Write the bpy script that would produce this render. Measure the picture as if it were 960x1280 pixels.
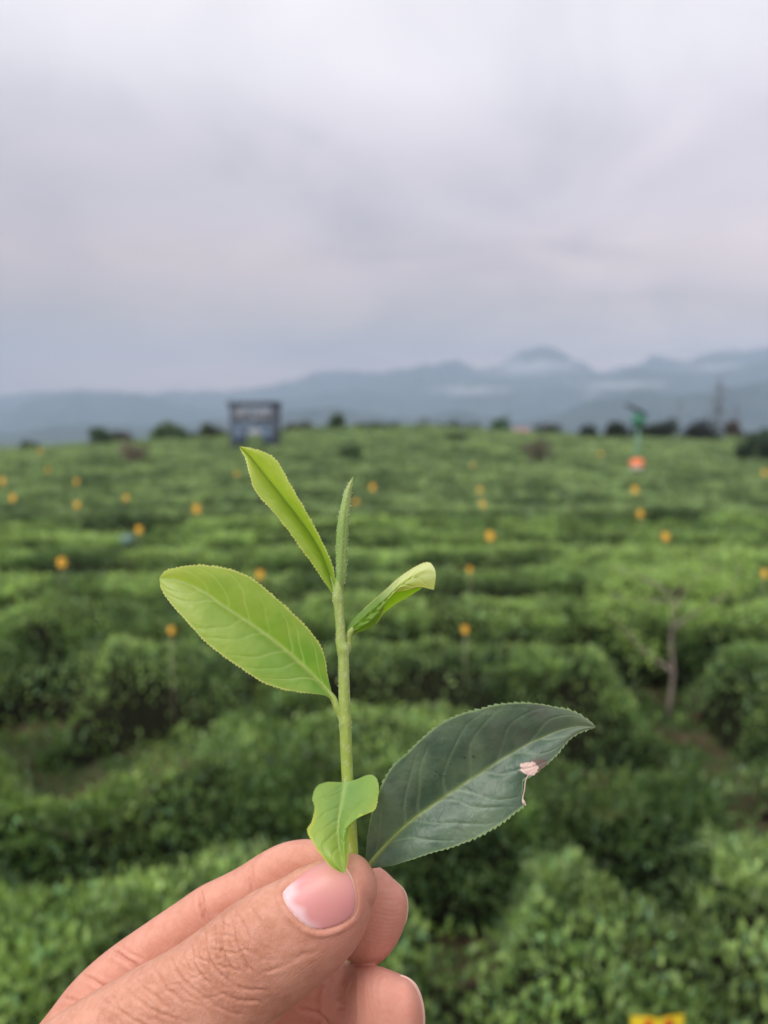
import bpy, math, random
import numpy as np
from mathutils import Vector, Matrix
from mathutils.bvhtree import BVHTree

R = math.radians
scene = bpy.context.scene
for o in list(bpy.data.objects):
    bpy.data.objects.remove(o)
rng = np.random.default_rng(7)
random.seed(7)

# ------------------------------------------------------------------ camera
CAM_Z = 3.1
PITCH = R(6.5)
FOC = 960.0                      # focal length in photo pixels
cam_d = bpy.data.cameras.new('camera')
cam = bpy.data.objects.new('camera', cam_d)
scene.collection.objects.link(cam)
cam.location = (0, 0, CAM_Z)
cam.rotation_euler = (R(90) - PITCH, 0, 0)
cam_d.sensor_fit = 'HORIZONTAL'
cam_d.sensor_width = 36
cam_d.lens = 36
cam_d.clip_start = 0.01
cam_d.clip_end = 30000
D = 0.18                         # distance of the held sprig
S = D / FOC
cam_d.dof.use_dof = True
cam_d.dof.focus_distance = D - 0.002
cam_d.dof.aperture_fstop = 14.5
scene.camera = cam

# ------------------------------------------------------------------ world
SUN_EL, SUN_AZ = R(41), R(224)   # azimuth the light comes from, clockwise from +Y
w = bpy.data.worlds.new('World')
scene.world = w
w.use_nodes = True
nt = w.node_tree
nt.nodes.clear()
def N(nt, typ, **kw):
    n = nt.nodes.new(typ)
    for k, v in kw.items():
        setattr(n, k, v)
    return n
def ramp(nt, fac, stops, interp='LINEAR'):
    r = N(nt, 'ShaderNodeValToRGB')
    r.color_ramp.interpolation = interp
    els = r.color_ramp.elements
    while len(els) > len(stops):
        els.remove(els[-1])
    while len(els) < len(stops):
        els.new(0.5)
    for e, (p, c) in zip(els, stops):
        e.position = p
        e.color = (*c, 1) if len(c) == 3 else c
    nt.links.new(fac, r.inputs[0])
    return r.outputs[0]
def M2(nt, op, a, b):
    m = N(nt, 'ShaderNodeMath', operation=op)
    for i, v in enumerate((a, b)):
        if v is None: continue
        if isinstance(v, (int, float)): m.inputs[i].default_value = v
        else: nt.links.new(v, m.inputs[i])
    return m.outputs[0]
def MixC(nt, fac, a, b, blend='MIX'):
    m = N(nt, 'ShaderNodeMix', data_type='RGBA', blend_type=blend)
    for i, v in ((0, fac), (6, a), (7, b)):
        if isinstance(v, (int, float)): m.inputs[i].default_value = v
        elif isinstance(v, (tuple, list)): m.inputs[i].default_value = (*v[:3], 1)
        else: nt.links.new(v, m.inputs[i])
    return m.outputs[2]

sky = N(nt, 'ShaderNodeTexSky', sky_type='NISHITA')
sky.sun_disc = False
sky.sun_elevation = SUN_EL
sky.sun_rotation = SUN_AZ
bg1 = N(nt, 'ShaderNodeBackground'); bg1.inputs[1].default_value = 0.1
nt.links.new(sky.outputs[0], bg1.inputs[0])
tc = N(nt, 'ShaderNodeTexCoord')
sep = N(nt, 'ShaderNodeSeparateXYZ'); nt.links.new(tc.outputs['Generated'], sep.inputs[0])
z = M2(nt, 'MAXIMUM', sep.outputs[2], 0.0)
zz = M2(nt, 'ADD', z, 0.22)
cx = M2(nt, 'DIVIDE', sep.outputs[0], zz)
cy = M2(nt, 'DIVIDE', sep.outputs[1], zz)
cmb = N(nt, 'ShaderNodeCombineXYZ')
nt.links.new(cx, cmb.inputs[0]); nt.links.new(cy, cmb.inputs[1])
def cloud_noise(scale, detail, loc, stretch=(1, 1, 1), dist=0.3, rot=0.0):
    mp = N(nt, 'ShaderNodeMapping')
    mp.inputs['Location'].default_value = loc
    mp.inputs['Scale'].default_value = stretch
    mp.inputs['Rotation'].default_value = (0, 0, rot)
    nt.links.new(cmb.outputs[0], mp.inputs[0])
    n = N(nt, 'ShaderNodeTexNoise')
    n.inputs['Scale'].default_value = scale
    n.inputs['Detail'].default_value = detail
    n.inputs['Roughness'].default_value = 0.5
    n.inputs['Distortion'].default_value = dist
    nt.links.new(mp.outputs[0], n.inputs['Vector'])
    return n.outputs[0]
n1 = cloud_noise(0.8, 4, (3.9, 2.2, 0), (0.9, 0.8, 1), 0.9, 0.5)
n2 = cloud_noise(2.0, 6, (8.4, 0.3, 0), (0.9, 0.9, 1), 0.8, 0.8)
nz = M2(nt, 'ADD', M2(nt, 'MULTIPLY', n1, 0.55), M2(nt, 'MULTIPLY', n2, 0.45))
base = ramp(nt, z, [(0.0, (0.75, 0.55, 0.50)), (0.06, (0.72, 0.50, 0.46)), (0.10, (0.56, 0.43, 0.40)),
                    (0.13, (0.56, 0.44, 0.39)), (0.18, (0.58, 0.46, 0.44)), (0.27, (0.56, 0.49, 0.52)),
                    (0.42, (0.70, 0.665, 0.70)), (0.50, (0.695, 0.665, 0.70)), (1.0, (1.30, 1.27, 1.27))], 'EASE')
vary = ramp(nt, nz, [(0.36, (0.74, 0.755, 0.79)), (0.5, (1.0, 1.0, 1.0)), (0.64, (1.17, 1.16, 1.14))])
side = M2(nt, 'MULTIPLY', sep.outputs[0], M2(nt, 'MAXIMUM', M2(nt, 'SUBTRACT', 1.0, M2(nt, 'MULTIPLY', z, 2.4)), 0.0))
side = M2(nt, 'ADD', 1.0, M2(nt, 'MULTIPLY', side, 0.85))
sidec = N(nt, 'ShaderNodeCombineXYZ')
for q_ in range(3): nt.links.new(side, sidec.inputs[q_])
base = MixC(nt, 1.0, base, sidec.outputs[0], 'MULTIPLY')
cloud = MixC(nt, 1.0, base, vary, 'MULTIPLY')
bg2 = N(nt, 'ShaderNodeBackground'); bg2.inputs[1].default_value = 1.0
nt.links.new(cloud, bg2.inputs[0])
mx = N(nt, 'ShaderNodeMixShader'); mx.inputs[0].default_value = 0.94
nt.links.new(bg1.outputs[0], mx.inputs[1]); nt.links.new(bg2.outputs[0], mx.inputs[2])
wo = N(nt, 'ShaderNodeOutputWorld'); nt.links.new(mx.outputs[0], wo.inputs[0])

sd = bpy.data.lights.new('sun', 'SUN')
sd.energy = 1.5
sd.angle = R(35)
sd.color = (1.0, 0.965, 0.92)
so = bpy.data.objects.new('sun', sd)
scene.collection.objects.link(so)
sv = Vector((math.sin(SUN_AZ) * math.cos(SUN_EL), math.cos(SUN_AZ) * math.cos(SUN_EL), math.sin(SUN_EL)))
so.rotation_euler = sv.to_track_quat('Z', 'Y').to_euler()
so.location = (0, 0, 30)

vs = scene.view_settings
vs.view_transform = 'Standard'; vs.look = 'None'; vs.exposure = 0.55; vs.gamma = 1
cy_ = scene.cycles
cy_.use_denoising = True
cy_.max_bounces = 6; cy_.diffuse_bounces = 3; cy_.glossy_bounces = 2; cy_.transmission_bounces = 4
cy_.transparent_max_bounces = 8; cy_.volume_bounces = 1
cy_.use_adaptive_sampling = True
cy_.adaptive_threshold = 0.01

# ------------------------------------------------------------------ helpers
col = scene.collection
cp, sp_ = math.cos(PITCH), math.sin(PITCH)
RIGHT = np.array([1.0, 0, 0]); UP = np.array([0, sp_, cp]); FWD = np.array([0, cp, -sp_])
CAM = np.array([0, 0, CAM_Z])
def P(px, py, wd=0.0):
    """near object point: photo position and depth offset in units of S behind the sprig plane"""
    px = np.asarray(px, float); py = np.asarray(py, float); wd = np.asarray(wd, float)
    d = D + wd * S
    return CAM + ((px - 480) / FOC * d)[..., None] * RIGHT - ((py - 640) / FOC * d)[..., None] * UP + d[..., None] * FWD
def at(px, py, Y):
    """world point at ground distance Y"""
    a, b = (px - 480) / FOC, -(py - 640) / FOC
    v = RIGHT * a + UP * b + FWD
    return CAM + v * (Y / v[1])
CAMROT = Matrix(((1, 0, 0), (0, sp_, -cp), (0, cp, sp_)))   # columns right, up, back
ANCHOR = P(440, 1120, 0)
def to_local(v):
    v = np.asarray(v) - ANCHOR
    return np.stack([v @ RIGHT, v @ UP, -(v @ FWD)], -1)
def place_near(o):
    o.matrix_world = Matrix.Translation(Vector(ANCHOR)) @ CAMROT.to_4x4()

def tag(o, label=None, cat=None, group=None, kind=None):
    if label: o['label'] = label
    if cat: o['category'] = cat
    if group: o['group'] = group
    if kind: o['kind'] = kind
    return o
def mesh_np(name, verts, quads=None, tris=None, mat=None, parent=None, smooth=True, colors=None, attrs=None):
    me = bpy.data.meshes.new(name)
    verts = np.asarray(verts, np.float32).reshape(-1, 3)
    me.vertices.add(len(verts)); me.vertices.foreach_set('co', verts.ravel())
    idx = []; st = []; n = 0
    if quads is not None and len(quads):
        q = np.asarray(quads, np.int32).reshape(-1, 4); idx.append(q.ravel()); st.append(np.arange(len(q)) * 4); n = len(q) * 4
    if tris is not None and len(tris):
        t = np.asarray(tris, np.int32).reshape(-1, 3); idx.append(t.ravel()); st.append(n + np.arange(len(t)) * 3)
    idx = np.concatenate(idx); st = np.concatenate(st)
    me.loops.add(len(idx)); me.loops.foreach_set('vertex_index', idx.astype(np.int32))
    me.polygons.add(len(st)); me.polygons.foreach_set('loop_start', st.astype(np.int32))
    me.update(calc_edges=True)
    me.validate()
    if smooth: me.polygons.foreach_set('use_smooth', np.ones(len(me.polygons), bool))
    if colors is not None:
        c = np.ones((len(verts), 4), np.float32); c[:, :3] = colors
        a = me.color_attributes.new('col', 'FLOAT_COLOR', 'POINT'); a.data.foreach_set('color', c.ravel())
    for k, v in (attrs or {}).items():
        a = me.attributes.new(k, 'FLOAT', 'POINT'); a.data.foreach_set('value', np.asarray(v, np.float32))
    o = bpy.data.objects.new(name, me)
    col.objects.link(o)
    if mat: me.materials.append(mat)
    if parent: o.parent = parent
    return o
def empty(name, loc, rz=0):
    o = bpy.data.objects.new(name, None); col.objects.link(o)
    o.location = loc; o.rotation_euler = (0, 0, rz); o.empty_display_size = 0.1
    return o

class MB:
    """collects boxes, cones and lathes into one mesh"""
    def __init__(self): self.v = []; self.q = []; self.t = []; self.n = 0
    def add(self, v, q=(), t=()):
        self.v.append(np.asarray(v, float)); self.q += [[i + self.n for i in f] for f in q]; self.t += [[i + self.n for i in f] for f in t]
        self.n += len(v); return self
    def box(self, c, size, rot=None):
        s = np.array(size) / 2
        v = np.array([[x, y, z] for x in (-1, 1) for y in (-1, 1) for z in (-1, 1)], float) * s
        if rot is not None: v = v @ np.array(rot.to_3x3()).T
        return self.add(v + np.array(c), [(0, 1, 3, 2), (4, 6, 7, 5), (0, 4, 5, 1), (2, 3, 7, 6), (0, 2, 6, 4), (1, 5, 7, 3)])
    def tube(self, pts, rad, seg=8):
        pts = np.asarray(pts, float); rad = np.broadcast_to(np.asarray(rad, float), (len(pts),))
        tan = np.gradient(pts, axis=0); tan /= np.linalg.norm(tan, axis=1)[:, None] + 1e-12
        ref = np.array([0.13, 0.97, 0.2]) if abs(tan[:, 1]).mean() < .8 else np.array([1.0, .1, 0])
        a = np.cross(tan, ref); a /= np.linalg.norm(a, axis=1)[:, None]; b = np.cross(tan, a)
        th = np.arange(seg) * 2 * math.pi / seg
        ring = pts[:, None] + rad[:, None, None] * (np.cos(th)[None, :, None] * a[:, None] + np.sin(th)[None, :, None] * b[:, None])
        v = ring.reshape(-1, 3); m = len(pts)
        q = [(i * seg + j, i * seg + (j + 1) % seg, (i + 1) * seg + (j + 1) % seg, (i + 1) * seg + j) for i in range(m - 1) for j in range(seg)]
        v = np.vstack([v, pts[0], pts[-1]]); t = []
        for j in range(seg):
            t.append((m * seg, (j + 1) % seg, j)); t.append((m * seg + 1, (m - 1) * seg + j, (m - 1) * seg + (j + 1) % seg))
        return self.add(v, q, t)
    def lathe(self, prof, c=(0, 0, 0), seg=20):
        c = np.array(c, float)
        pts = []
        for r_, z_ in prof:
            for j in range(seg):
                th = 2 * math.pi * j / seg; pts.append(c + (r_ * math.cos(th), r_ * math.sin(th), z_))
        q = [(i * seg + j, i * seg + (j + 1) % seg, (i + 1) * seg + (j + 1) % seg, (i + 1) * seg + j) for i in range(len(prof) - 1) for j in range(seg)]
        return self.add(pts, q)
    def build(self, name, mat, parent=None, smooth=False, loc=None):
        o = mesh_np(name, np.vstack(self.v), self.q, self.t, mat, parent, smooth)
        if loc is not None: o.location = loc
        return o

def vnoise(x, y, seed=0):
    x = np.asarray(x, float); y = np.asarray(y, float)
    xi = np.floor(x).astype(np.int64); yi = np.floor(y).astype(np.int64)
    fx = x - xi; fy = y - yi
    fx = fx * fx * (3 - 2 * fx); fy = fy * fy * (3 - 2 * fy)
    def h(a, b):
        n = (a * 374761393 + b * 668265263 + seed * 974634777) & 0x7fffffff
        n = ((n ^ (n >> 13)) * 1274126177) & 0x7fffffff
        n = n ^ (n >> 16)
        return (n & 0xffff) / 65535.0
    return (h(xi, yi) * (1 - fx) + h(xi + 1, yi) * fx) * (1 - fy) + (h(xi, yi + 1) * (1 - fx) + h(xi + 1, yi + 1) * fx) * fy
def fbm(x, y, seed=0, oct=4, gain=.5):
    s = 0; a = 1; t = 0
    for i in range(oct):
        s = s + a * vnoise(x * 2 ** i + 17.3 * i, y * 2 ** i - 9.1 * i, seed + i); t += a; a *= gain
    return s / t
def catmull(pts, n):
    """resample a polyline with a Catmull-Rom spline at n evenly spaced chord parameters"""
    pts = np.asarray(pts, float)
    d = np.r_[0, np.cumsum(np.linalg.norm(np.diff(pts[:, :2], axis=0), axis=1) + 1e-6)]; d /= d[-1]
    m = np.zeros_like(pts)
    for i in range(len(pts)):
        a, b = max(i - 1, 0), min(i + 1, len(pts) - 1)
        m[i] = (pts[b] - pts[a]) / (d[b] - d[a])
    u = np.linspace(0, 1, n) if np.isscalar(n) else np.asarray(n)
    k = np.clip(np.searchsorted(d, u, side='right') - 1, 0, len(pts) - 2)
    h = (d[k + 1] - d[k]); t = (u - d[k]) / h
    t = t[:, None]; h = h[:, None]
    return ((2 * t**3 - 3 * t**2 + 1) * pts[k] + (t**3 - 2 * t**2 + t) * h * m[k] + (-2 * t**3 + 3 * t**2) * pts[k + 1] + (t**3 - t**2) * h * m[k + 1])

# ------------------------------------------------------------------ materials
def mat_base(name):
    m = bpy.data.materials.new(name); m.use_nodes = True
    return m, m.node_tree, m.node_tree.nodes['Principled BSDF'], m.node_tree.nodes['Material Output']
def noise_node(t, scale, detail=3, vec=None, rough=.5):
    n = N(t, 'ShaderNodeTexNoise'); n.inputs['Scale'].default_value = scale; n.inputs['Detail'].default_value = detail
    n.inputs['Roughness'].default_value = rough
    if vec is not None: t.links.new(vec, n.inputs['Vector'])
    return n.outputs[0]
def simple(name, c, rough=.6, metal=0, vary=.25, scale=8, bump=0.0):
    m, t, b, o = mat_base(name)
    tc = N(t, 'ShaderNodeTexCoord')
    f = noise_node(t, scale, 5, tc.outputs['Object'])
    c = np.array(c)
    t.links.new(ramp(t, f, [(0.3, tuple(c * (1 - vary))), (0.7, tuple(np.minimum(c * (1 + vary), 1)))]), b.inputs['Base Color'])
    b.inputs['Roughness'].default_value = rough; b.inputs['Metallic'].default_value = metal
    if bump:
        bp = N(t, 'ShaderNodeBump'); bp.inputs['Strength'].default_value = bump
        t.links.new(f, bp.inputs['Height']); t.links.new(bp.outputs[0], b.inputs['Normal'])
    return m
def foliage_mat(name, trans=.35, rough=.5, tint=(1, 1, 1), tcol=(1.35, 1.5, .6), spec=.4):
    m, t, b, o = mat_base(name)
    a = N(t, 'ShaderNodeAttribute'); a.attribute_name = 'col'
    c = MixC(t, 1.0, a.outputs['Color'], tint, 'MULTIPLY')
    t.links.new(c, b.inputs['Base Color'])
    b.inputs['Roughness'].default_value = rough
    b.inputs['Specular IOR Level'].default_value = spec
    tr = N(t, 'ShaderNodeBsdfTranslucent')
    t.links.new(MixC(t, 1.0, c, tcol, 'MULTIPLY'), tr.inputs[0])
    mx = N(t, 'ShaderNodeMixShader'); mx.inputs[0].default_value = trans
    t.links.new(b.outputs[0], mx.inputs[1]); t.links.new(tr.outputs[0], mx.inputs[2]); t.links.new(mx.outputs[0], o.inputs[0])
    return m
FOL = foliage_mat('tea_foliage', .3, .5)
CORE = simple('tea_twigs_shade', (0.013, 0.014, 0.008), .9, vary=.4, scale=30)  # twig mass coloured near black to paint the shade in hedge gaps
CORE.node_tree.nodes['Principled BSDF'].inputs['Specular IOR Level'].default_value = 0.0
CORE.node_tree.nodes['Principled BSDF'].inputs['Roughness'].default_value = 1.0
BARK = simple('bark', (0.17, 0.13, 0.10), .9, vary=.3, scale=20, bump=.4)

# ------------------------------------------------------------------ terrain
def lateral(X):
    return np.interp(X, [-90, -48, -32, -22, -12, -4, 4, 14, 30, 60], [-.35, -.12, .04, .36, .70, .93, .93, .62, .50, .46])
def terrain(X, Y):
    X = np.asarray(X, float); Y = np.asarray(Y, float)
    rise = np.clip(Y - 10, 0, 52) * 0.0425
    z = rise * lateral(X)
    z = z + (fbm(X * .12, Y * .12, 3, 2) - .5) * .25 * np.clip((Y - 6) / 10, 0, 1)
    far = np.clip(Y - 64, 0, None)
    z = z - np.minimum(far * .10 + far**2 * .0004, 26 + 0 * far) * 1.0
    out = np.clip(np.abs(X) - 95, 0, None); z = z - np.minimum(out * .06, 14) * (Y < 400)
    bank = np.clip((1.95 - Y) / 1.3, 0, 1); bank = bank * bank * (3 - 2 * bank)
    z = z + 1.5 * bank
    return z
def axis(stops):
    out = []
    for a, b, n in stops: out += list(np.linspace(a, b, n, endpoint=False))
    out.append(stops[-1][1]); return np.array(out)
gx = axis([(-6000, -1000, 14), (-1000, -120, 22), (-120, -12, 60), (-12, 12, 120), (12, 120, 60), (120, 1000, 22), (1000, 6000, 14)])
gy = axis([(-60, -2, 14), (-2, 12, 110), (12, 80, 140), (80, 400, 50), (400, 6000, 40)])
GX, GY = np.meshgrid(gx, gy)
GZ = terrain(GX, GY) + (fbm(GX * 3, GY * 3, 9, 3) - .5) * .10 * (np.abs(GX) < 40) * (GY < 60)
nxg, nyg = len(gx), len(gy)
ii = np.arange(nyg - 1)[:, None] * nxg + np.arange(nxg - 1)[None]
q = np.stack([ii, ii + 1, ii + nxg + 1, ii + nxg], -1).reshape(-1, 4)
gm, t, b, o_ = mat_base('soil')
tc = N(t, 'ShaderNodeTexCoord')
f1 = noise_node(t, .9, 6, tc.outputs['Object']); f2 = noise_node(t, 14, 5, tc.outputs['Object'])
soil = ramp(t, f2, [(.3, (0.045, 0.026, 0.018)), (.55, (0.10, 0.058, 0.040)), (.75, (0.16, 0.10, 0.07))])
grs = ramp(t, f2, [(.3, (0.02, 0.035, 0.012)), (.7, (0.06, 0.10, 0.03))])
gmix = ramp(t, f1, [(.46, (0, 0, 0)), (.6, (1, 1, 1))])
sepg = N(t, 'ShaderNodeSeparateXYZ'); t.links.new(tc.outputs['Object'], sepg.inputs[0])
farf = N(t, 'ShaderNodeMapRange'); farf.inputs[1].default_value = 8; farf.inputs[2].default_value = 16
t.links.new(sepg.outputs[1], farf.inputs[0])
gfac = M2(t, 'MAXIMUM', gmix, farf.outputs[0])
t.links.new(MixC(t, gfac, soil, grs), b.inputs['Base Color']); b.inputs['Roughness'].default_value = .95; b.inputs['Specular IOR Level'].default_value = .1
bp = N(t, 'ShaderNodeBump'); bp.inputs['Distance'].default_value = .05; t.links.new(f2, bp.inputs['Height']); t.links.new(bp.outputs[0], b.inputs['Normal'])
tag(mesh_np('ground', np.stack([GX, GY, GZ], -1), q, None, gm), kind='structure')

# ------------------------------------------------------------------ distant hills
hm, t, b, o_ = mat_base('hill_forest')
tc = N(t, 'ShaderNodeTexCoord')
f = noise_node(t, .012, 6, tc.outputs['Object'])
t.links.new(ramp(t, f, [(.35, (0.022, 0.038, 0.030)), (.65, (0.050, 0.075, 0.050))]), b.inputs['Base Color'])
b.inputs['Roughness'].default_value = 1; b.inputs['Specular IOR Level'].default_value = 0
def hill_range(name, dist, depth, prof, seed, base=-27.0, rough=.10):
    """ridge whose crest runs along the given skyline; a real 3D range with spurs and valleys"""
    px = np.array([p[0] for p in prof], float); py = np.array([p[1] for p in prof], float)
    na, nr = 420, 70
    ta = np.linspace(px[0], px[-1], na)
    prof_y = catmull(np.stack([px, py], -1), 900)
    crest_y = np.interp(ta, prof_y[:, 0], prof_y[:, 1]) + (fbm(ta / 24, ta * 0, seed + 9, 5, .6) - .5) * 9
    u = np.linspace(-1, 1, nr)
    A, U = np.meshgrid(ta, u)
    ang = (A - 480) / FOC
    rr = dist + U * depth + (fbm(A / 60., A * 0, seed + 5, 2) - .5) * depth * .7
    X = ang * rr; Y = rr
    elev = np.arctan((640 - crest_y) / FOC) - PITCH
    H = dist * np.tan(elev) + CAM_Z
    H = np.maximum(H[None, :] - base, 4) * np.clip((ta - ta[0]) / 320, 0, 1)[None] ** .7 * np.clip((ta[-1] - ta) / 380, 0, 1)[None] ** .7
    prof_u = np.clip(1 - np.abs(U), 0, 1) ** 1.15
    sc_ = depth / 5.
    rid = 1 - np.abs(2 * fbm(X / sc_, Y / sc_, seed, 4) - 1)
    Z = base - 3 + H * prof_u * (1 + (rid - .75) * 1.0 * np.clip(np.abs(U) * 3, 0, 1) * .9) + (fbm(X / 30, Y / 30, seed + 3, 3) - .5) * H * rough
    ii = np.arange(nr - 1)[:, None] * na + np.arange(na - 1)[None]
    q = np.stack([ii, ii + 1, ii + na + 1, ii + na], -1).reshape(-1, 4)
    return tag(mesh_np(name, np.stack([X, Y, Z], -1), q, None, hm), kind='structure')
hill_range('hills', 3400, 420, [(-420, 470), (-300, 480), (-160, 470), (0, 492), (50, 488), (95, 485), (150, 489), (200, 489), (270, 487), (320, 483), (360, 475),
     (400, 461), (430, 459), (470, 466), (520, 457), (545, 454), (570, 448), (595, 459), (620, 452), (640, 441), (656, 436), (670, 430), (684, 430), (697, 435), (708, 444), (722, 451),
     (745, 462), (780, 455), (810, 443), (850, 447), (885, 438), (920, 434), (960, 431), (1050, 440), (1200, 425), (1400, 450)], 11)
hill_range('hills', 2750, 330, [(-420, 510), (-200, 500), (-60, 520), (0, 512), (60, 499), (110, 491), (150, 490), (200, 499), (260, 512), (320, 505),
     (380, 496), (440, 487), (500, 495), (560, 484), (610, 478), (660, 486), (710, 478), (760, 468), (800, 462), (850, 466), (900, 458), (960, 452), (1100, 460), (1400, 470)], 23)
hill_range('hills', 1750, 260, [(-420, 530), (-100, 525), (0, 538), (100, 528), (200, 532), (300, 520), (420, 508), (500, 520), (580, 512), (640, 524), (690, 516),
     (740, 497), (800, 484), (830, 488), (865, 491), (910, 481), (960, 470), (1080, 462), (1250, 480), (1400, 490)], 37)

# haze: the air itself
hb = MB(); hb.box((0, 1930, 170), (9800, 4060, 410))
hz = hb.build('haze', None)
hmz = bpy.data.materials.new('haze_air'); hmz.use_nodes = True
t = hmz.node_tree; t.nodes.clear()
pv = N(t, 'ShaderNodeVolumePrincipled'); ov = N(t, 'ShaderNodeOutputMaterial')
pv.inputs['Color'].default_value = (0.56, 0.69, 0.88, 1); pv.inputs['Density'].default_value = 0.00042
pv.inputs['Anisotropy'].default_value = 0.0
t.links.new(pv.outputs[0], ov.inputs['Volume'])
hz.data.materials.append(hmz); tag(hz, 'pale blue haze filling the air over the field and hills', 'haze', kind='stuff')

# low cloud lying on the mountains
mm = bpy.data.materials.new('mist_vapour'); mm.use_nodes = True
t = mm.node_tree; t.nodes.clear()
tc = N(t, 'ShaderNodeTexCoord')
f = noise_node(t, 2.6, 5, tc.outputs['Object'])
ln = N(t, 'ShaderNodeVectorMath', operation='LENGTH'); t.links.new(tc.outputs['Object'], ln.inputs[0])
fall = M2(t, 'SUBTRACT', 1.0, ln.outputs['Value'])
dn = M2(t, 'MULTIPLY', M2(t, 'MAXIMUM', M2(t, 'ADD', fall, M2(t, 'MULTIPLY', M2(t, 'SUBTRACT', f, .56), 3.6)), 0.0), 0.019)
pv = N(t, 'ShaderNodeVolumePrincipled'); ov = N(t, 'ShaderNodeOutputMaterial')
pv.inputs['Color'].default_value = (1, 1, 1, 1)
t.links.new(dn, pv.inputs['Density']); t.links.new(pv.outputs[0], ov.inputs['Volume'])
def mist(px, py, Y, wpx, hpx, label):
    bpy_v = MB()
    th = [(math.cos(a) , math.sin(a)) for a in np.linspace(-math.pi / 2, math.pi / 2, 13)]
    bpy_v.lathe([(max(c_, 1e-3), s_) for c_, s_ in th])
    o = bpy_v.build('low_cloud', mm, smooth=True)
    p = at(px, py, Y); k = Y / FOC
    o.location = p; o.scale = (wpx * k / 2, wpx * k / 3.5, hpx * k / 2)
    return tag(o, label, 'mist', kind='stuff')
mist(662, 459, 2950, 150, 26, 'white mist strip lying below the blue mountain peak')
for q_ in ((590, 488, 2250, 130, 16), (775, 481, 2300, 150, 12), (900, 459, 2950, 110, 12)):
    mist(*q_, 'thin valley mist between the blue mountain ridges')['group'] = 'mist banks between the ridges'
mist(740, 491, 2150, 34, 30, 'small white mist puff rising in the valley right of centre')
mist(870, 437, 3050, 150, 18, 'thin pale cloud strip along the right hand ridge')

# ------------------------------------------------------------------ leaves in bulk
def leaf_cloud(pos, axis_, length, width, colr, six=False):
    """many small folded leaves; pos (n,3), axis (n,3) unit, length/width (n,)"""
    n = len(pos)
    rnd = rng.normal(size=(n, 3))
    side = np.cross(axis_, rnd); side /= np.linalg.norm(side, axis=1)[:, None] + 1e-9
    nor = np.cross(side, axis_)
    L = length[:, None]; W = width[:, None]
    if six:
        a = pos; m1l = pos + axis_ * L * .35 - side * W * .5 + nor * W * .18; m1r = pos + axis_ * L * .35 + side * W * .5 + nor * W * .18
        m = pos + axis_ * L * .42; tip = pos + axis_ * L + nor * L * -.12
        m2l = pos + axis_ * L * .72 - side * W * .36 + nor * W * .08; m2r = pos + axis_ * L * .72 + side * W * .36 + nor * W * .08
        v = np.stack([a, m1l, m2l, tip, m2r, m1r, m], 1).reshape(-1, 3)
        k = np.arange(n)[:, None] * 7
        tris = np.concatenate([k + np.array([0, 6, 1]), k + np.array([0, 5, 6]), ])
        quads = np.concatenate([k + np.array([1, 6, 3, 2]), k + np.array([6, 5, 4, 3])])
        return v, quads, tris, np.repeat(colr, 7, 0)
    v = np.stack([pos, pos + axis_ * L * .45 - side * W * .5, pos + axis_ * L, pos + axis_ * L * .45 + side * W * .5], 1).reshape(-1, 3)
    k = np.arange(n)[:, None] * 4
    return v, k + np.array([0, 1, 2, 3]), None, np.repeat(colr, 4, 0)

GAPS = [  # x, y, radius x, radius y: worn places where the hedge has died back
    (-2.1, 6.2, 1.0, 1.45), (-3.5, 7.2, .7, .8), (1.7, 5.9, .9, 1.0), (2.75, 5.0, .65, 1.05), (2.9, 7.25, .62, 1.25), (0.1, 6.7, .65, .95),
    (.40, 3.9, .34, .60), (-1.6, 3.95, .50, .52), (1.4, 3.9, .30, .48), (-1.9, 10.3, .6, .5), (1.2, 10.2, 1.6, .5), (-.7, 5.9, .4, .35),
    (-4.6, 9.9, .8, .5), (3.9, 9.9, .9, .5), (1.6, 12.4, 1.2, .5), (-1.4, 14.2, .9, .5), (3.6, 14.3, 1.3, .5), (-5.0, 12.1, 1.1, .5), (5.6, 16.3, 1.4, .5), (-5.6, 16.4, 1.3, .6)]
def irr(i): return float(np.interp(i, [0, 1, 3, 6, 12], [.5, .85, .55, .26, .20]))
def bend(X, i):
    return .22 * np.sin(X * .16 + 1.2) + max(irr(i), .35) * 1.2 * (fbm(X * .22 + 5, X * 0 + i * .3, 21, 3) - .5)
def hedge_dims(X, i):
    hgt = .88 + irr(i) * .5 * (fbm(X * .75, X * 0 + i * 7.7, 31, 3) - .5)
    hw = .90 + max(irr(i), .45) * .75 * (fbm(X * .55 + 3, X * 0 + i * 3.3, 41, 3) - .5)
    return hgt, hw
def lump(X, T, i):
    return (fbm(X * 1.5, T * 1.6 + i * 5, 51, 4) - .5) * .50
def gapf(X, Y):
    g = np.ones_like(X)
    for x, y, rx, ry in GAPS:
        d = ((X - x) / rx) ** 2 + ((Y - y) / ry) ** 2
        g = g * np.clip(d - .35, .0, 1)
    return g
def surf(X, T, i, Yc, shrink=0.0):
    """hedge surface: T in [-1,1] from the near foot over the top to the far foot"""
    hgt, hw = hedge_dims(X, i)
    a = T * R(98)
    fl = float(np.interp(i, [1, 5], [.55, .36])); sx = np.sign(np.sin(a)) * np.abs(np.sin(a)) ** .8; cz = np.sign(np.cos(a)) * np.abs(np.cos(a)) ** fl
    lp = lump(X, T, i)
    hw = hw * (spacing_of(Yc) / 2.0) * np.interp(i, [0, 4, 8], [1.08, 1.02, .92])
    Y = Yc + bend(X, i) + sx * (hw + lp * irr(i) * 1.1 - shrink)
    g = gapf(X, Y)
    zz_ = terrain(X, Y) + np.maximum((.10 + cz * (hgt - .1) + lp * irr(i) - shrink) * (.15 + .85 * g), 0.02)
    return X, Y, zz_, a, g
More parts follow.
